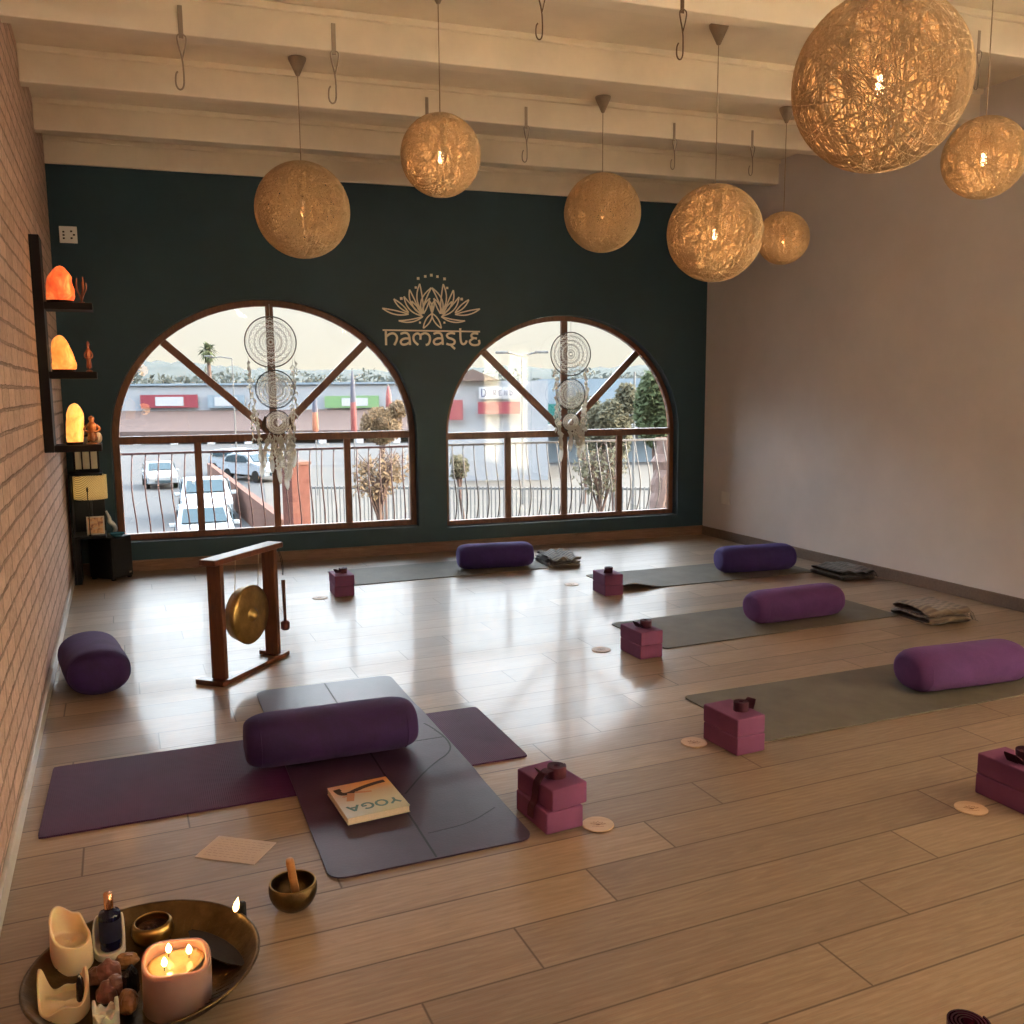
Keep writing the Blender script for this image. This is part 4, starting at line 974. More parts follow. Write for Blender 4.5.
# curled cream stub at the back left
cp2 = fl(70, 958, .02+tz)
def hf(th): return .075+.075*gauss(th, 2.4, 1.25)+.020*gauss(th, 1.0, .35)-.010*gauss(th, -.9, .7)
shell('melted_candle', 'wax_body', 'tall curled cream candle stub with a high back wall of wax on the tray', 'candle', cp2.x+.004, cp2.y-.004, .050, hf, .007, cream, flr=.35, tap=.08)
pb = fl(112, 952, .012)
def hf3(th): return .016+.078*gauss(th, 2.3, 1.0)+.080*gauss(th, .35, .55)
shell('melted_candle', 'wax_body', 'ivory candle shell wrapped round the dark blue bottle on the tray', 'candle', pb.x-.006, pb.y+.006, .0385, hf3, .005, ivory, flr=.0)
cp4 = fl(62, 1008, .02)
def hf4(th): return .028+.085*gauss(th, 2.75, .50)+.070*gauss(th, .25, .62)+.02*gauss(th, -1.5, .5)+.012*gauss(th, 1.5, .3)
shell('melted_candle', 'wax_body', 'broken cream candle with tall pointed shards at the left rim of the tray', 'candle', cp4.x+.005, cp4.y-.005, .054, hf4, .006, cream, flr=.15)
cp5 = fl(106, 1018, .03)
def hf5(th): return .038+.022*gauss(th, .3, .5)+.026*gauss(th, 2.9, .5)+.006*math.sin(7*th)
shell('melted_candle', 'wax_body', 'small chipped white candle shell at the near edge of the tray', 'candle', cp5.x, cp5.y, .028, hf5, .007, ivory, flr=.2)
# bottle, brass bowl, stones
p = pb
t = thing('spray_bottle', 'dark blue spray bottle with a gold cap standing inside an ivory candle shell', 'bottle', (p.x, p.y, tz+.0205))
MB().lathe([(0, 0), (.025, 0), (.0265, .003), (.0265, .090), (.024, .096), (.0115, .099), (.0115, .1045), (0, .1045)], 32, cap=False).build('bottle', simple('cobalt_glass', (.003, .004, .028), .12), t, smooth=True)
MB().lathe([(0, .105), (.0110, .105), (.0115, .107), (.0115, .145), (.0095, .148), (0, .148)], 24, cap=False).build('cap', simple('rose_gold', (.75, .45, .28), .2, .05, metal=1), t, smooth=True)
MB().lathe([(.0268, .025), (.0268, .080)], 32, cap=False).build('paper_label', simple('blue_label', (.003, .004, .022), .5, .4, 40), t, smooth=True)
p = fl(153, 936, .02)
t = thing('brass_incense_bowl', 'shiny brass bowl of dark resin at the back of the tray', 'bowl', (p.x, p.y, tz))
MB().lathe([(0, 0), (.028, 0), (.044, .010), (.053, .030), (.050, .050), (.044, .057), (.041, .0555), (.047, .048), (.049, .030), (.040, .013), (0, .010)], 48, cap=False).build('bowl', M['brass'], t, smooth=True)
MB().grid(24, 8, lambda u, v: (.043*v*math.cos(2*PI*u), .043*v*math.sin(2*PI*u), .036+.005*noise.noise(Vector((v*4*math.cos(2*PI*u), v*4*math.sin(2*PI*u), 0)))*4*(1-v)), closeu=True).build('resin', simple('dark_resin', (.03, .012, .012), .3, .4, 60, .5), t, smooth=True, solid=.002)
def stone(x, y, z, r, sc, label, mt, seed, rz=0):
    t = thing('crystal_stone', label, 'stone', (x, y, z+r*sc[2]*.93), rz)
    def f(u, v):
        th = 2*PI*u; ph = PI*v; d = Vector((math.sin(ph)*math.cos(th), math.sin(ph)*math.sin(th), math.cos(ph))); k = 1+.25*noise.noise(d*1.6+Vector((seed, 0, 0)))+.06*noise.noise(d*5)
        zz = d.z*r*sc[2]*k
        return (d.x*r*sc[0]*k, d.y*r*sc[1]*k, max(zz, -r*sc[2]*.93))
    MB().grid(22, 14, f, closeu=True).build('stone', mt, t, smooth=False)
rose = simple('rose_quartz', (.26, .10, .07), .3, .3, 20, .2, Subsurface_Weight=.3, Subsurface_Scale=.01); amb = simple('honey_calcite', (.28, .12, .04), .3, .4, 20); blk = simple('black_tourmaline', (.01, .008, .010), .25, .3, 40, .5)
for px, py, zz, r, sc_, lab, mt, sd in [(108, 968, tz+.018, .024, (1.2, .9, .9), 'rounded pink stone in front of the blue bottle', rose, 1), (126, 958, tz+.012, .022, (1.3, .8, .7), 'honey-coloured stone beside the brass bowl', amb, 2),
        (130, 975, tz+.028, .021, (1, 1, 1.1), 'black stone touching the pink pillar candle', blk, 3), (107, 992, tz, .024, (1, 1.2, 1), 'dark pink stone in the middle of the tray', rose, 4),
        (128, 1001, tz, .024, (.9, 1, 1.2), 'amber stone at the left foot of the pillar candle', amb, 5), (80, 984, tz+.040, .011, (.9, .9, 2.4), 'black upright crystal among the broken wax shards', blk, 6), (96, 976, tz, .022, (1, 1, 1), 'brown stone between cream stub and pink stone', simple('brown_agate', (.20, .08, .045), .3, .4), 7), (117, 985, tz, .026, (1.1, 1, 1), 'reddish stone hidden under the black one', rose, 9)]:
    q = fl(px, py, zz+r*sc_[2]); stone(q.x, q.y, tz, r, (sc_[0], sc_[1], sc_[2] if zz < tz+.001 else sc_[2]+(zz-tz)/r*.5), lab, mt, sd)
# dark leaf-shaped incense boat, small candle at the rim
a0 = fl(190, 928, .04); a1 = fl(243, 966, .03)
t = thing('incense_boat', 'long dark brown wooden incense boat lying along the right side of the tray', 'incense holder', (0, 0, 0))
c = (a0+a1)/2; ang = math.atan2(a1.y-a0.y, a1.x-a0.x); LL = (a1-a0).length*.5
t.location = (c.x, c.y, .022); t.rotation_euler = (0, rd(0), ang)
MB().grid(20, 24, lambda u, v: ((v*2-1)*LL, .034*math.sin(PI*max(.02, min(.98, v)))**.6*math.cos(2*PI*u)*(1 if math.sin(2*PI*u) < 0 else .93), .012*math.sin(PI*max(.02, min(.98, v)))**.5*math.sin(2*PI*u)*(1 if math.sin(2*PI*u) < 0 else -.2)+.012), closeu=True).build('boat', simple('dark_brown_leather', (.010, .005, .003), .85, .3, 30, .3), t, smooth=True)
q = fl(241, 918, .05)
t = thing('rim_candle', 'small black candle burning at the far right rim of the tray', 'candle', (q.x+.004, q.y+.012, .0005))
MB().lathe([(0, 0), (.012, 0), (.012, .083), (.010, .086), (0, .086)], 20, cap=False).build('candle_body', M['black'], t, smooth=True)
a_, L = along((0, 0, .086), (-.022, -.006, .093)); MB().tube([(0, 0, .086), (-.014, -.004, .091)], .001, 5).build('wick', M['black'], t)
MB().lathe([(0, 0), (.005, .004), (.0085, .013), (.0070, .024), (.0030, .034), (0, .042)], 12, Matrix.Translation((-.018, -.005, .066)) @ Matrix.Rotation(rd(14), 4, 'Y'), cap=False).build('flame', fm, t, smooth=True)
plight(q.x-.012, q.y-.005, .145, .07)
# ------------------------------------------------------------------ outside
GZ = -3.6
random.seed(5)
X = dict(
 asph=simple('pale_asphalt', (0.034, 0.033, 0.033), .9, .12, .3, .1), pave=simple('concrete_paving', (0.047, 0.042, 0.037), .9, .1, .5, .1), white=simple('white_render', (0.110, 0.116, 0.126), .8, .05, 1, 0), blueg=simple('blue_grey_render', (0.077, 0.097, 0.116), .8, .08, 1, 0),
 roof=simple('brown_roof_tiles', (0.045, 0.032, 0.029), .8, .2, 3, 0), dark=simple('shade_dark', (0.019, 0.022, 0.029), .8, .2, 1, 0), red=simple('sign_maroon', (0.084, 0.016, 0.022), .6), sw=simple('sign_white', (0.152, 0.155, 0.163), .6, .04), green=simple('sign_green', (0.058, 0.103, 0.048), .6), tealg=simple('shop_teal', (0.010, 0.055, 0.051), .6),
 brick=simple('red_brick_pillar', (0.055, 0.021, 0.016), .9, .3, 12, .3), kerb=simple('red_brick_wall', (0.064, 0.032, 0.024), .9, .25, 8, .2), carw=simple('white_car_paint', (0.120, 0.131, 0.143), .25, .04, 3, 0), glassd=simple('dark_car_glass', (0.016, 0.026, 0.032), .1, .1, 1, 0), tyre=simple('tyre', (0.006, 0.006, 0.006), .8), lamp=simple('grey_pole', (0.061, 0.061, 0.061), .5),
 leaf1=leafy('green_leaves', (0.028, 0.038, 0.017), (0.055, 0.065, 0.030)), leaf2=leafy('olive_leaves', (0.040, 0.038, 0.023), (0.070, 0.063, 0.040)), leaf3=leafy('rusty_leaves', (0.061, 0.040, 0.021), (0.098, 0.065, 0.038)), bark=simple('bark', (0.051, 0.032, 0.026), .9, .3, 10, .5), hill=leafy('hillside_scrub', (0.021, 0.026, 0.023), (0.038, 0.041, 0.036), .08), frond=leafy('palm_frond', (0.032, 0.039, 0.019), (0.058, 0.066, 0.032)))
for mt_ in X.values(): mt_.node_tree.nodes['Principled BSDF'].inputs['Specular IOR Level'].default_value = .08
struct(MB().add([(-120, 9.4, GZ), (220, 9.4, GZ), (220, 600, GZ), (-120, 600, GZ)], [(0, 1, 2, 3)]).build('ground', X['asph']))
def pt(px, py, dep): return far(px, py, dep)
def gp_(px, dep):                                   # ground point under a picture column at a depth
    y = 450
    for _ in range(40):
        p = far(px, y, dep); y += (p.z-GZ)*F/dep*.7
    return far(px, y, dep)
# hills
def hillrange(label, d, pts, base, mt, name='hill'):
    m = MB(); top = [far(px, py, d) for px, py in pts]; rows = []
    n = len(top)
    fine = []
    for a, b in zip(top, top[1:]):
        for i in range(8): fine.append(a.lerp(b, i/8))
    fine.append(top[-1]); dirn = Vector((FW.x, FW.y, 0)).normalized()
    vs = []; R_ = random.Random(3)
    for p in fine:
        h = p.z+R_.uniform(-.8, .8)*d/430
        for k in range(6): q = k/5; vs.append((p.x-dirn.x*d*.22*(1-q), p.y-dirn.y*d*.22*(1-q), GZ+(h-GZ)*q**.8))
        vs.append((p.x+dirn.x*d*.3, p.y+dirn.y*d*.3, GZ))
    fs = []
    for i in range(len(fine)-1):
        for k in range(6): a = i*7+k; fs.append((a, a+1, a+8, a+7))
    m.add(vs, fs); return struct(m.build(name, mt, smooth=True))
hillrange('', 430, [(-60, 368), (60, 366), (130, 362), (165, 361), (215, 366), (260, 369), (330, 370), (400, 372), (470, 366), (560, 368), (640, 366), (760, 372), (900, 375)], 0, X['hill'])
def boxat(m, a, b, depth, z0, z1):                  # slab whose front face runs from a to b
    a = Vector(a); b = Vector(b); d = (b-a).to_2d().normalized(); n = Vector((-d.y, d.x));
    if n.dot(Vector((a.x, a.y))) < 0: n = -n
    vs = [(p[0], p[1], z) for z in (z0, z1) for p in ((a.x, a.y), (b.x, b.y), (b.x+n.x*depth, b.y+n.y*depth), (a.x+n.x*depth, a.y+n.y*depth))]
    return m.add(vs, [(0, 3, 2, 1), (4, 5, 6, 7), (0, 1, 5, 4), (1, 2, 6, 5), (2, 3, 7, 6), (3, 0, 4, 7)])
def zpx(px, py, dep): return far(px, py, dep).z
# long mall seen through the left window
A = far(-420, 400, 92); B = far(470, 400, 92)
t = thing('shopping_centre', 'long pale shopping centre with brown tiled canopy roof beyond the car park', 'building')
boxat(MB(), A, B, 14, GZ, zpx(250, 385, 92)).build('upper_wall', X['white'], t)
boxat(MB(), A+Vector((0, -.3, 0)), B+Vector((0, -.3, 0)), 15, zpx(250, 385, 92), zpx(250, 383, 92)).build('parapet', X['blueg'], t)
dv = Vector((FW.x, FW.y, 0)).normalized()
A2 = A-dv*5; B2 = B-dv*5; m = MB(); za = zpx(250, 410, 92); zb = zpx(250, 431, 87)
m.add([(A.x, A.y, za), (B.x, B.y, za), (B2.x, B2.y, zb), (A2.x, A2.y, zb), (A.x, A.y, zb-.4), (B.x, B.y, zb-.4), (B2.x, B2.y, zb-.4), (A2.x, A2.y, zb-.4)], [(0, 1, 2, 3), (3, 2, 6, 7), (4, 7, 6, 5), (0, 3, 7, 4), (1, 5, 6, 2), (0, 4, 5, 1)]).build('canopy_roof', X['roof'], t)
boxat(MB(), A-dv*.6, B-dv*.6, .3, GZ, zb-.45).build('shop_fronts', X['dark'], t)
for px in range(-418, 470, 37):
    p = far(px, 440, 87.6); MB().box(p.x-.35, p.x+.35, p.y-.35, p.y+.35, GZ, zb-.42).build('column', X['sw'], t)
def sign(px0, px1, py0, py1, dep, mt, parent, inner=None, name='sign_panel'):
    a = far(px0, (py0+py1)/2, dep); b = far(px1, (py0+py1)/2, dep)
    o = boxat(MB(), a-dv*.15, b-dv*.15, .14, zpx(px0, py1, dep), zpx(px0, py0, dep)).build(name, mt, parent)
    if inner: q = inner[:4]; a = far(q[0], 400, dep); b = far(q[1], 400, dep); boxat(MB(), a-dv*.22, b-dv*.22, .06, zpx(q[0], q[3], dep), zpx(q[0], q[2], dep)).build('sign_inset', inner[4], o)
sign(141, 198, 395, 408, 91.8, X['red'], t, (156, 184, 397, 406, X['sw'])); sign(208, 245, 395, 408, 91.8, X['blueg'], t, (215, 238, 397, 406, X['sw'])); sign(325, 379, 396, 408, 91.8, X['green'], t, (342, 368, 398, 406, X['sw']))
# shops seen through the right window
t = thing('corner_shop_building', 'pale two-storey shop building with a gabled roof and shop signs outside the right window', 'building')
A = far(440, 400, 50); B = far(548, 400, 50)
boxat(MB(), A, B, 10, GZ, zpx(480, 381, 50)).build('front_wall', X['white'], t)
A = far(446, 400, 49.5); B = far(500, 400, 49.5); C_ = (A+B)/2; zt = zpx(473, 369, 49.5); zl = zpx(450, 381, 49.5)
MB().add([(A.x, A.y, zl), (B.x, B.y, zl), (C_.x, C_.y, zt), (A.x+dv.x*9, A.y+dv.y*9, zl), (B.x+dv.x*9, B.y+dv.y*9, zl), (C_.x+dv.x*9, C_.y+dv.y*9, zt)], [(0, 1, 2), (3, 5, 4), (0, 2, 5, 3), (1, 4, 5, 2), (0, 3, 4, 1)]).build('gabled_roof', X['roof'], t)
sign(442, 463, 400, 420, 49.6, X['red'], t); sign(479, 516, 387, 399, 49.6, X['sw'], t)
sign(478, 520, 402, 414, 49.6, X['red'], t)
# lettering on the shop sign
m = MB()
sa = far(482, 393, 49.2); sb = far(513, 393, 49.2); ex = (sb-sa); W3 = ex.length; ex.normalize(); ez = Vector((0, 0, 1))
def sl(strokes, ox, s, oz):
    for st_ in strokes:
        m.tube([sa+ex*(ox+x*s*.7)+ez*(oz+y*s) for x, y in st_], .035, 4)
Dl = [[(0, 0), (0, 1), (.6, .9), (.9, .5), (.6, .1), (0, 0)]]
sl(Dl, -.02, .42, -.2)
for k, st_ in enumerate(([[(0, 0), (0, 1), (.7, 1), (.7, .5), (0, .5), (.7, 0)]], [[(.8, 0), (0, 0), (0, 1), (.8, 1)], [(0, .5), (.6, .5)]], [[(0, 0), (0, 1), (.8, 0), (.8, 1)]], Dl)): sl(st_, .62+k*.29, .26, -.12)
m.build('sign_lettering', simple('navy_letters', (.012, .014, .04), .9), t)
A = far(540, 400, 62); B = far(700, 400, 62)
t = thing('low_shop_row', 'low grey-blue shop row with a teal front behind the right window', 'building')
boxat(MB(), A, B, 10, GZ, zpx(560, 379, 62)).build('front_wall', X['blueg'], t); sign(538, 560, 404, 428, 61.7, X['tealg'], t, None, 'shop_front'); boxat(MB(), A-dv*2, B-dv*2, 2, zpx(560, 430, 62), zpx(560, 424, 62)).build('canopy', X['sw'], t)
# cars
def car_proto():
    t = thing('parked_car', 'x', 'car')
    prof = [(-2.1, .35), (-2.15, .75), (-1.95, .95), (-1.0, 1.08), (-.35, 1.5), (.6, 1.55), (1.5, 1.45), (2.05, 1.0), (2.12, .4)]
    def sec(y, k, lift=0): return [(px_*k, y, z) for px_, z in prof]
    m = MB(); ys = [-.88, -.80, .80, .88]; vs = []
    n = len(prof)
    for y in ys:
        k = 1 if abs(y) < .85 else .97
        for px_, z in prof:
            yy = y*(1-.16*max(0, (z-1.0)/.55)); vs.append((px_*k, yy, z))
    fs = []
    for j in range(3):
        for i in range(n): fs.append((j*n+i, j*n+(i+1) % n, (j+1)*n+(i+1) % n, (j+1)*n+i))
    fs += [tuple(range(n)), tuple(3*n+i for i in range(n))[::-1]]
    m.add(vs, fs).build('body', X['carw'], t, bevel=.04)
    MB().add([(-1.03, -.70, 1.10), (-1.03, .70, 1.10), (-.42, .62, 1.48), (-.42, -.62, 1.48), (-1.06, -.70, 1.13), (-1.06, .70, 1.13), (-.45, .62, 1.51), (-.45, -.62, 1.51)], [(0, 1, 2, 3), (4, 7, 6, 5), (0, 4, 5, 1), (1, 5, 6, 2), (2, 6, 7, 3), (3, 7, 4, 0)]).build('windscreen', X['glassd'], t)
    for s in (-1, 1):
        MB().prism([(-.85, 1.08), (-.35, 1.42), (.6, 1.46), (1.35, 1.36), (1.6, 1.06)], 0, .03, Matrix.Translation((0, s*.86-.015, 0)) @ Matrix.Rotation(rd(90), 4, 'X') if s < 0 else Matrix.Translation((0, s*.86+.02, 0)) @ Matrix.Rotation(rd(90), 4, 'X')).build('side_window', X['glassd'], t)
        for x in (-1.35, 1.35): MB().lathe([(0, -.11), (.33, -.11), (.33, .11), (0, .11)], 20, Matrix.Translation((x, s*.80, .33)) @ Matrix.Rotation(rd(90), 4, 'X'), cap=False).build('wheel', X['tyre'], t)
        MB().box(-2.19, -2.08, s*.62-.16, s*.62+.16, .62, .78).build('headlight', X['sw'], t, bevel=.02)
        MB().box(-.95, -.8, s*.99-.1, s*.99+.1, .98, 1.12).build('wing_mirror', X['carw'], t, bevel=.03)
    MB().box(-2.2, -2.1, -.45, .45, .42, .56).build('grille', X['glassd'], t)
    return t
c0 = car_proto(); base = math.atan2(FW.y, FW.x)
for i, (px, dep, rz, sc, lab) in enumerate([(205, 29.0, 21, .95, 'nearest white car facing the window in the left lower panes'), (206, 36.5, 21, 1.05, 'taller white car parked right behind the nearest one'), (160, 49, 26, .85, 'white car driving on the road at the far left of the window'),
                                         (240, 56, 50, 1.0, 'white car parked behind the low brick wall, left of another'), (255, 52, 50, 1.0, 'pale car parked nearest the brick wall in the car park')]):
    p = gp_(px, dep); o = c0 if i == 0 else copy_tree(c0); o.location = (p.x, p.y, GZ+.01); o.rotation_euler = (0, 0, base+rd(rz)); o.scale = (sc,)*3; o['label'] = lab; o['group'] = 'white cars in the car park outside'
# low brick boundary wall running away and brick pillar
a = gp_(282, 28); b = gp_(208, 50)
t = thing('garden_wall', 'low red brick boundary wall running away from the brick pillar outside the left window', 'wall')
boxat(MB(), a, b, .25, GZ, GZ+1.15).build('wall', X['kerb'], t)
p = far(296, 490, 15)
t = thing('brick_pillar', 'square red brick pillar outside the lower middle pane of the left window', 'pillar', (p.x, p.y, GZ), rd(20))
MB().box(-.16, .16, -.16, .16, 0, zpx(296, 464, 15)-GZ).build('shaft', X['brick'], t); MB().box(-.19, .19, -.19, .19, zpx(296, 464, 15)-GZ, zpx(296, 461, 15)-GZ).build('cap', X['kerb'], t)
# pale paving on the right
a = gp_(300, 16); b = gp_(262, 60); MB()
q = [gp_(296, 13), gp_(700, 13), gp_(760, 60), gp_(262, 60)]
struct(MB().add([(v.x, v.y, GZ+.02) for v in q], [(0, 1, 2, 3)]).build('ground_paving', X['pave']))
# street lamps
def lamp(px, ytop, dep, label, two):
    g_ = gp_(px, dep); zt = zpx(px, ytop, dep)-GZ
    t = thing('street_lamp', label, 'street lamp', (g_.x, g_.y, GZ), -YAW)
    MB().tube([(0, 0, 0), (0, 0, zt)], [.06, .035], 8).build('pole', X['lamp'], t)
    for s in ((-1, 1) if two else ((-1,) if px < 600 else ())):
        L = .055*dep*(.38 if two else .45)
        MB().tube([(0, 0, zt), (s*L*.5, 0, zt+.12), (s*L, 0, zt+.18 if two else zt+.05)], .04, 6).build('arm', X['lamp'], t)
        MB().box(s*L-.3, s*L+.3, -.12, .12, zt+.12, zt+.22).build('lamp_head', X['lamp'], t, bevel=.03)
lamp(237, 359, 64, 'grey street lamp with one arm seen through the left window', False); lamp(523, 357, 40, 'street lamp with two arms seen through the right window', True); lamp(633, 372, 34, 'plain grey pole among the green trees at the right', False)
# closed parasols
um = [simple('parasol_red', (.085, .012, .012), .8), simple('parasol_orange', (.14, .045, .022), .8), simple('parasol_blue', (.012, .013, .026), .8)]
for px, y0, y1, lab, ks in ((318, 392, 432, 'closed dark and orange parasol left of the other two', (2, 1)), (356, 371, 433, 'tallest closed parasol, dark blue above and red below', (2, 0)), (391, 386, 410, 'closed red parasol above the rusty bush', (0, 0))):
    d = 44; g_ = gp_(px, d); zt = zpx(px, y0, d); zb = zpx(px, y1, d); t = thing('closed_parasol', lab, 'parasol', (g_.x, g_.y, GZ), 0, 'closed parasols outside the left window'); h = zt-zb
    MB().tube([(0, 0, 0), (0, 0, zt-GZ+.1)], .03, 6).build('pole', X['lamp'], t)
    z0 = zb-GZ; MB().lathe([(.07, z0), (.15, z0+.1), (.14, z0+h*.5)], 10, cap=False).build('canopy_lower', um[ks[1]], t, smooth=True); MB().lathe([(.14, z0+h*.5), (.10, z0+h*.8), (.03, z0+h)], 10, cap=False).build('canopy_upper', um[ks[0]], t, smooth=True)
# vegetation
def foliage(m, c, r, n, size, R_):
    for _ in range(n):
        z = R_.uniform(-1, 1); a = R_.uniform(0, 2*PI); q = math.sqrt(1-z*z); k = R_.uniform(.35, 1)**.5
        p = Vector((c[0]+r[0]*k*q*math.cos(a), c[1]+r[1]*k*q*math.sin(a), c[2]+r[2]*k*z)); d1 = Vector((R_.uniform(-1, 1), R_.uniform(-1, 1), R_.uniform(-1, 1))).normalized(); d2 = d1.orthogonal().normalized(); s = size*R_.uniform(.6, 1.3)
        m.add([p-d1*s, p+d2*s*.45, p+d1*s, p-d2*s*.45], [(0, 1, 2, 3)])
def tree(px, dep, ytop, ybot, wpx, label, leaf, seed, n=1400, size=.12, trunk=.12, name='leafy_tree', dens=5, bare=0):
    R_ = random.Random(seed); g_ = gp_(px, dep); zt = zpx(px, ytop, dep)-GZ; zb = max(.3, zpx(px, ybot, dep)-GZ); w = wpx/2*dep/F
    t = thing(name, label, 'tree' if 'tree' in name else 'bush', (g_.x, g_.y, GZ))
    m = MB(); m.tube(sm([(0, 0, 0), (.1, 0, zb*.6), (-.05, .05, zb+.2*(zt-zb)), (.05, 0, zb+.7*(zt-zb))], 1), [trunk, trunk*.9, trunk*.8, trunk*.7, trunk*.5, trunk*.2][:6] if False else trunk*.8, 8)
    tips = []
    for i in range(7+bare):
        a = R_.uniform(0, 2*PI); h = zb+R_.uniform(.0, .6)*(zt-zb); e = (w*.8*math.cos(a), w*.5*math.sin(a), min(zt*.96, h+R_.uniform(.2, .5)*(zt-zb))); tips.append(e)
        mid = (e[0]*.5, e[1]*.5, (h+e[2])/2+.1); m.tube([(0, 0, h*.85), mid, e], [trunk*.45, trunk*.3, trunk*.1], 5)
        for _ in range(bare//2): m.tube([mid, (mid[0]+R_.uniform(-w, w)*.5, mid[1]+R_.uniform(-w, w)*.4, mid[2]+R_.uniform(0, .4)*(zt-zb))], [trunk*.2, trunk*.06], 4)
    m.build('trunk', X['bark'], t)
    m = MB(); foliage(m, (0, 0, (zt+zb)/2), (w*.75, w*.6, (zt-zb)/2*.85), n//2, size, R_)
    for e in tips: foliage(m, (e[0]*.85, e[1]*.85, e[2]), (w*.35, w*.35, (zt-zb)*.2), n//(2*len(tips)), size, R_)
    m.build('foliage', leaf, t)
tree(655, 24, 360, 455, 62, 'tall green leafy tree at the right edge of the right window', X['leaf1'], 1, 8000, .09, .12)
tree(612, 27, 392, 470, 52, 'olive brown tree left of the tall green one', X['leaf2'], 2, 7000, .08, .10)
tree(584, 40, 398, 455, 40, 'hazy olive tree behind the dream catcher in the right window', X['leaf2'], 3, 5000, .10, .10)
tree(385, 26, 402, 447, 56, 'rusty brown bush behind the right panes of the left window', X['leaf3'], 4, 5000, .06, .06, 'rusty_bush')
tree(383, 19, 452, 500, 66, 'sparse dry tree behind the railing in the right lower pane of the left window', X['leaf3'], 5, 700, .06, .07, 'dry_tree', bare=9)
tree(600, 20, 446, 500, 60, 'dry thin-branched tree behind the railing below the transom of the right window', X['leaf2'], 8, 900, .06, .06, 'dry_tree', bare=8)
tree(462, 22, 452, 480, 20, 'small grey-green shrub at the left edge of the right window', X['leaf2'], 7, 500, .07, .05, 'grey_shrub')
m = MB(); R_ = random.Random(9)
for i in range(60):
    px = 60+i*12+R_.uniform(-4, 4); q = far(px, 384, 140); h = R_.uniform(2.2, 4.2); foliage(m, (q.x, q.y, q.z-1.0+h*.3), (2.4, 2.4, h*.55), 60, .55, R_)
tag(m.build('woodland', X['hill']), 'hazy belt of trees along the ridge behind the shopping centre', 'trees', kind='stuff')
# tall palm far away, palm trunk close
g_ = gp_(212, 112); zt = zpx(212, 351, 112)-GZ
t = thing('palm_tree', 'tall palm with a round crown standing above the skyline in the left window', 'tree', (g_.x, g_.y, GZ))
MB().tube([(0, 0, 0), (.1, 0, zt*.5), (0, 0, zt)], [.3, .25, .2], 8).build('trunk', X['bark'], t)
m = MB(); R_ = random.Random(2)
for i in range(150):
    a = R_.uniform(0, 2*PI); el = R_.uniform(-1.3, 1.35); L = R_.uniform(1.0, 1.6); d = Vector((math.cos(a)*math.cos(el), math.sin(a)*math.cos(el), math.sin(el)))
    p0 = Vector((0, 0, zt)); p1 = p0+d*L*.6; p2 = p0+d*L+Vector((0, 0, -.35)); sd = d.cross(Vector((0, 0, 1))).normalized()*.16
    m.add([p0-sd*.3, p0+sd*.3, p1+sd, p1-sd, p2], [(0, 1, 2, 3), (3, 2, 4)])
m.build('crown', X['frond'], t)
g_ = gp_(651, 13.5); t = thing('palm_tree', 'thick shaggy palm trunk behind the railing at the right window\'s right edge', 'tree', (g_.x, g_.y, GZ))
zt = zpx(651, 436, 13.5)-GZ
MB().grid(24, 40, lambda u, v: ((.19+.05*noise.noise(Vector((u*9, v*30, 0)))+.03*math.sin(v*90))*math.cos(2*PI*u)+v*v*.25, (.19+.05*noise.noise(Vector((u*9, v*30, 3))))*math.sin(2*PI*u), zt*v), closeu=True).build('trunk', simple('palm_bark', (.075, .045, .036), .95, .35, 14, .6), t)
# street fence beyond
t = thing('street_fence', 'pale grey vertical-bar street fence beyond the balcony railing outside the right window', 'fence')
a = gp_(300, 22); b = gp_(690, 21); dz = zpx(560, 482, 22)-GZ; d = (b-a); n = 95
for i in range(n+1):
    p = a+d*(i/n); MB().box(p.x-.012, p.x+.012, p.y-.012, p.y+.012, GZ+.02, GZ+dz).build('picket', X['lamp'], t)
for zz in (dz-.05, dz*.5): boxat(MB(), a, b, .04, GZ+zz-.025, GZ+zz+.025).build('fence_rail', X['lamp'], t)
# balcony railing with bellied bars, balcony slab
struct(MB().prism([(XL-.3, Yw(XL)+.2), (XR+.3, Yw(XR)+.2), (XR+.3, Yw(XR)+.98), (XL-.3, Yw(XL)+.98)], -.3, -.02).build('floor_balcony', X['pave']))
RY = .92
for s0, s1, belly, mt, lab in ((-.35, 2.62, .035, M['rail'], 'maroon steel balcony railing outside the left window'), (2.70, 5.45, .10, simple('brown_steel', (.030, .022, .021), .6), 'dark steel balcony railing with bellied bars outside the right window')):
    t = thing('balcony_railing', lab, 'railing', bwp(s0, RY, -.02), AN); L = s1-s0
    MB().box(0, L, -.02, .02, 1.0, 1.035).build('top_rail', mt, t); MB().box(0, L, -.012, .012, .90, .92).build('upper_rail', mt, t); MB().box(0, L, -.015, .015, .06, .09).build('bottom_rail', mt, t)
    n = int(L/.112)
    for i in range(n+1):
        x = .04+i*(L-.08)/n
        pts = [(x, -belly*math.sin(PI*min(1, max(0, (.90-z)/.84)))**1.0*math.cos(PI*(.90-z)/.84*.9-.9) - belly*.9*math.sin(PI*(.90-z)/.84), z) for z in [.90-.84*k/12 for k in range(13)]]
        pts = [(p[0]+(.022 if belly > .05 else .012)*math.sin(2*PI*(p[2]-.06)/.84+.4), p[1], p[2]) for p in pts]
        MB().tube(pts, .0068, 6).build('baluster', mt, t, smooth=True)
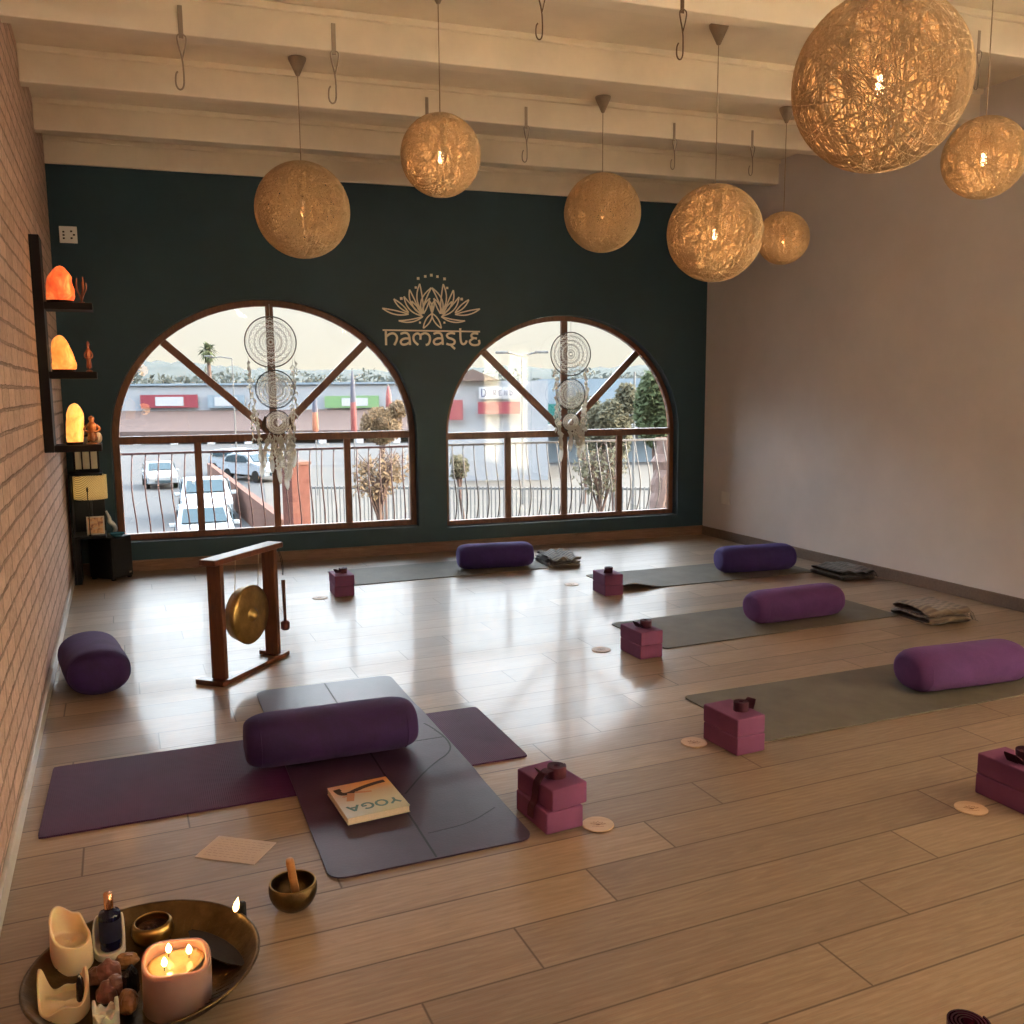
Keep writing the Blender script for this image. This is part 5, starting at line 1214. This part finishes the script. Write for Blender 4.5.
# ------------------------------------------------------------------ light and camera
w = bpy.data.worlds.new('sky'); bpy.context.scene.world = w; w.use_nodes = True; nt = w.node_tree; N = nt.nodes; L = nt.links
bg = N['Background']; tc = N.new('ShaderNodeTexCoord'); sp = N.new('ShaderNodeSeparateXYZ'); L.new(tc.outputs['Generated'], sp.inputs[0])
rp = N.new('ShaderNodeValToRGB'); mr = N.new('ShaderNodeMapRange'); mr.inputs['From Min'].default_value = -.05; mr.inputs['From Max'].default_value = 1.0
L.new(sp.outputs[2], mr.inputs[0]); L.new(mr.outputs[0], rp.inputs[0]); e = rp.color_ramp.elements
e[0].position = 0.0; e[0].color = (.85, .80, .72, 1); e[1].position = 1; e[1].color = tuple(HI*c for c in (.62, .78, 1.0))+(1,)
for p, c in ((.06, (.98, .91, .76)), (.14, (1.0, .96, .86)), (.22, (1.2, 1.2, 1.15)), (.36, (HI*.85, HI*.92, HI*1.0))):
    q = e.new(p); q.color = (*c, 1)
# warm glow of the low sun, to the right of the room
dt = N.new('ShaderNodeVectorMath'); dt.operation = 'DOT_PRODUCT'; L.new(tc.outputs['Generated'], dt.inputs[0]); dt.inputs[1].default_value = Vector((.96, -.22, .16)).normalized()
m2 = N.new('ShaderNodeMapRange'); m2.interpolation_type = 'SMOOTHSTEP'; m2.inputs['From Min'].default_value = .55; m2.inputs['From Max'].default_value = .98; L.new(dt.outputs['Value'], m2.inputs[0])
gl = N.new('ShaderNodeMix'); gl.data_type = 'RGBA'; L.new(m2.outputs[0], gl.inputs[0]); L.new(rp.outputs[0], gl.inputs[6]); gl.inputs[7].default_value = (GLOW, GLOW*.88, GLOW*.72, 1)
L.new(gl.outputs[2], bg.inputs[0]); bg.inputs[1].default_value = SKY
def portal(loc, rot, sx_, sy_):
    l = bpy.data.lights.new('daylight_portal', 'AREA'); l.shape = 'RECTANGLE'; l.size = sx_; l.size_y = sy_; l.cycles.is_portal = True
    o = bpy.data.objects.new('daylight_portal', l); col.objects.link(o); o.location = loc; o.rotation_euler = rot
for w_ in WIN:
    c = bwp((w_['s0']+w_['s1'])/2, WT+.02, (w_['z0']+w_['zt'])/2); portal(c, (rd(-90), 0, AN), w_['s1']-w_['s0'], w_['zt']-w_['z0'])
for a, b in DOORS: portal((XR+.14, (a+b)/2, DZ/2), (rd(90), 0, rd(90)), b-a, DZ)
sun = bpy.data.lights.new('sun', 'SUN'); sun.energy = SUN; sun.color = (1, .86, .66); sun.angle = rd(8)
so = bpy.data.objects.new('sun', sun); col.objects.link(so); so.rotation_euler = Vector((-.75, .30, -.45)).to_track_quat('-Z', 'Y').to_euler()
sc = bpy.context.scene
cam = bpy.data.cameras.new('camera'); co = bpy.data.objects.new('camera', cam); col.objects.link(co)
cam.sensor_width = 36; cam.lens = F*36/1024; cam.clip_start = .05; cam.clip_end = 2000
co.matrix_world = Matrix.Translation(CAM) @ Matrix((RT, UP, -FW)).transposed().to_4x4()
sc.camera = co
sc.view_settings.view_transform = 'Standard'; sc.view_settings.look = 'None'; sc.view_settings.gamma = 1; sc.view_settings.use_curve_mapping = False
sc.view_settings.exposure = EXPO
sc.cycles.max_bounces = 10; sc.cycles.diffuse_bounces = 5; sc.cycles.transparent_max_bounces = 24; sc.cycles.caustics_reflective = False; sc.cycles.caustics_refractive = False
sc.cycles.sample_clamp_indirect = 30; sc.cycles.use_denoising = True
